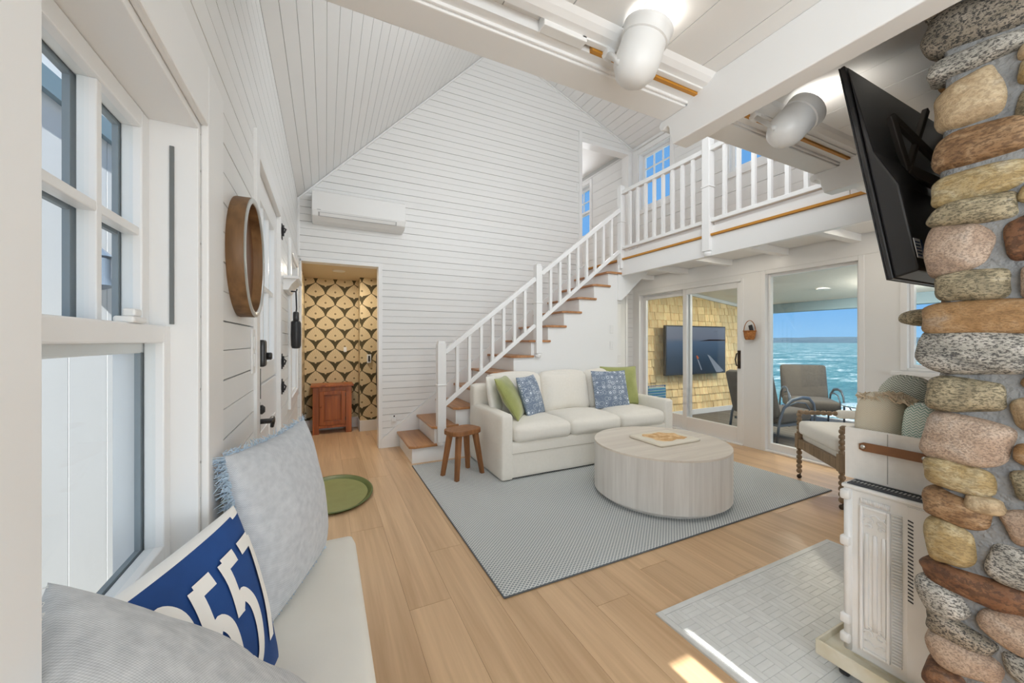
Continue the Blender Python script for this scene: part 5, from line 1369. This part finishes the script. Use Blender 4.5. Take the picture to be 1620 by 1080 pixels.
obj('seat_deck', B().rbox((0,.30,.385),(.64,.58,.06),.02,6), MT['linen_seat'], bcx, smooth=True, local=True)
obj('seat_cushion', B().rbox((0,.275,.475),(.615,.60,.125),.035,10,(0,0,.018)), MT['linen_seat'], bcx, smooth=True, local=True)
obj('back_cushion', B().rbox((0,0,0),(.58,.13,.30),.05,8,(0,.03,0)).xf(Matrix.Translation((0,DP-.03,.64)) @ Matrix.Rotation(R(-12),4,'X')), MT['linen_seat'], bcx, smooth=True, local=True)
obj('top_rail', spool((-HW,DP+.075,.765),(HW,DP+.075,.765),.012,.022,14), MT['bobbin'], bcx, smooth=True, local=True)

# ---- window bench
bn = thing('window_bench', 'low bench with cream cushion and woven seagrass base below the window', 'bench', (-.08,.3,0))
obj('seat_cushion', B().rbox((-.0775,.42,.408),(.375,2.60,.088),.030,14,(0,0,.012)), MT['bench'], bn, smooth=True)
obj('woven_base', B().rbox((-.085,.42,.19),(.335,2.54,.35),.02,10), MT['seagrass'], bn, smooth=True)
eb = B(); rr = random.Random(3)
for k in range(420):
    yy = -.4+2.06*rr.random(); zz = .33+.03*rr.random(); xx = .085
    eb.tube([(xx-.012,yy,zz),(xx+.012,yy+rr.uniform(-.012,.012),zz+rr.uniform(-.012,.012)),(xx-.008,yy+rr.uniform(-.02,.02),zz-.02)], .0034, 4)
obj('seagrass_braid', eb, MT['seagrass'], bn, kind='stuff')
for yy in (-.8,1.62):
    for xx in (-.22,.05): obj('foot', box(xx-.02,xx+.02,yy-.02,yy+.02,0,.03), MT['stool'], bn)
# pillows along the bench
def fringe(o, size, m, sides, ln=.022, seed=1, dens=240, rk=1):
    b = B(); rr = random.Random(seed)
    for sd in sides:
        for k in range(dens):
            f = rr.uniform(-1,1); u, v = ((f,-1),(1,f),(f,1),(-1,f))[sd]; ox, oy = ((0,-1),(1,0),(0,1),(-1,0))[sd]
            p = Vector((u*size[0]/2*(1-.05*(1-v*v)), v*size[1]/2*(1-.05*(1-u*u)), rr.uniform(-.004,.004)))
            q = p+Vector((ox*ln*.5+rr.uniform(-.006,.006), oy*ln*.5+rr.uniform(-.006,.006), rr.uniform(-.010,.010)))
            e_ = p+Vector((ox*ln*rr.uniform(.7,1.25)+rr.uniform(-.012,.012), oy*ln*rr.uniform(.7,1.25)+rr.uniform(-.012,.012), rr.uniform(-.014,.014)))
            b.tube([p,q,e_], [.0016*rk,.0015*rk,.0007*rk], 3)
    obj('fringe', b, m, o, local=True, kind='stuff')
G2 = 'pillows on the window bench'
o = cushion('bench_pillow', (.49,.50), .18, (-.12,1.43,.705), (.33,.94,.0), (-.28,-.36,.90), MT['bluegrey'], 'large blue-grey woven pillow with frayed fringe, farthest along the bench', 'pillow', G2, .014, 8)
fringe(o, (.49,.50), MT['fringe'], (0,3), .036, 2, 380); fringe(o, (.49,.50), MT['fringe'], (2,), .010, 5, 120)
o = cushion('bench_pillow', (.52,.52), .19, (-.115,.545,.68), (-.25,.93,.22), (-.53,-.37,.76), MT['grey_weave'], 'light grey woven pillow in the foreground, nearest on the bench', 'pillow', G2, .018, 9)
fringe(o, (.52,.52), MT['cotton'], (3,2), .012, 3, 60, .4)
# blue pillow with the number
PS = (.47,.39); PT = .13
PC = (-.222,.877,.667)
M3 = pmat(PC, (.30,.95,0), (-.32,-.20,.92))
o3 = thing('number_pillow', 'blue lumbar pillow printed with white numerals between the grey pillows', 'pillow', PC, 0, G2, M3.to_3x3())
pb = B().pillow(PS[0], PS[1], PT, 30, ear=.04, wr=.004, seed=4)
me_o = obj('cover', pb, [MT['navy'], MT['cotton']], o3, smooth=True, local=True, label='blue front with white back')
for p in me_o.data.polygons:
    if p.normal.z < -.02 or p.center.y > PS[1]/2*.92: p.material_index = 1
def surf(x, y, off=.0025):
    u, v = max(-.995,min(.995,x/(PS[0]/2))), max(-.995,min(.995,y/(PS[1]/2)))
    z = PT/2*max(0,(1-u*u))**.45*max(0,(1-v*v))**.45 + .004*noise.noise(Vector((u*2.3+4, v*2.3, 3.1)))*(1-u**4)*(1-v**4)
    return Vector((x, y, z+off))
DIG = {'0': [[(.5,1),(.2,.85),(.12,.5),(.2,.15),(.5,0),(.8,.15),(.88,.5),(.8,.85),(.5,1)]],
       '2': [[(.08,.72),(.2,.93),(.5,1.0),(.82,.88),(.84,.64),(.6,.38),(.3,.18),(.1,.04)],[(.08,.05),(.92,.05)]],
       '5': [[(.92,.95),(.30,.95)],[(.28,.98),(.20,.52)],[(.20,.55),(.50,.64),(.80,.52),(.88,.30),(.72,.08),(.42,.0),(.12,.10)]],
       '7': [[(.08,.95),(.92,.95)],[(.90,.97),(.55,.45),(.40,0)]]}
def smoothp(pts, k=6):
    if len(pts) < 3:
        a, b = pts; return [(a[0]+(b[0]-a[0])*i/8, a[1]+(b[1]-a[1])*i/8) for i in range(9)]
    out = []
    P = [pts[0]]+list(pts)+[pts[-1]]
    if pts[0] == pts[-1]: P[0] = pts[-2]; P[-1] = pts[1]
    for i in range(1, len(P)-2):
        for q in range(k):
            t = q/k; a,b,c,d = P[i-1],P[i],P[i+1],P[i+2]
            out.append(tuple(.5*((2*b[j])+(-a[j]+c[j])*t+(2*a[j]-5*b[j]+4*c[j]-d[j])*t*t+(-a[j]+3*b[j]-3*c[j]+d[j])*t**3) for j in (0,1)))
    out.append(pts[-1]); return out
dw, dh_ = .074, .235
for i, ch_ in enumerate('02557'):
    ox = -.205+i*.084; oy = -.10; b = B()
    for st_ in DIG[ch_]:
        P = [(ox+p[0]*dw, oy+p[1]*dh_) for p in smoothp(st_)]
        base = len(b.v); hw = .0135
        for k, p in enumerate(P):
            a = P[max(0,k-1)]; c = P[min(len(P)-1,k+1)]; tx, ty_ = c[0]-a[0], c[1]-a[1]; l = math.hypot(tx,ty_) or 1
            for sg in (-1, 0, 1): b.v.append(surf(p[0]-ty_/l*hw*sg, p[1]+tx/l*hw*sg))
        for k in range(len(P)-1):
            for q in (0,1): b.f.append([base+k*3+q, base+(k+1)*3+q, base+(k+1)*3+q+1, base+k*3+q+1])
    obj('numeral', b, MT['cotton'], o3, smooth=True, local=True, label='white printed numeral '+ch_)
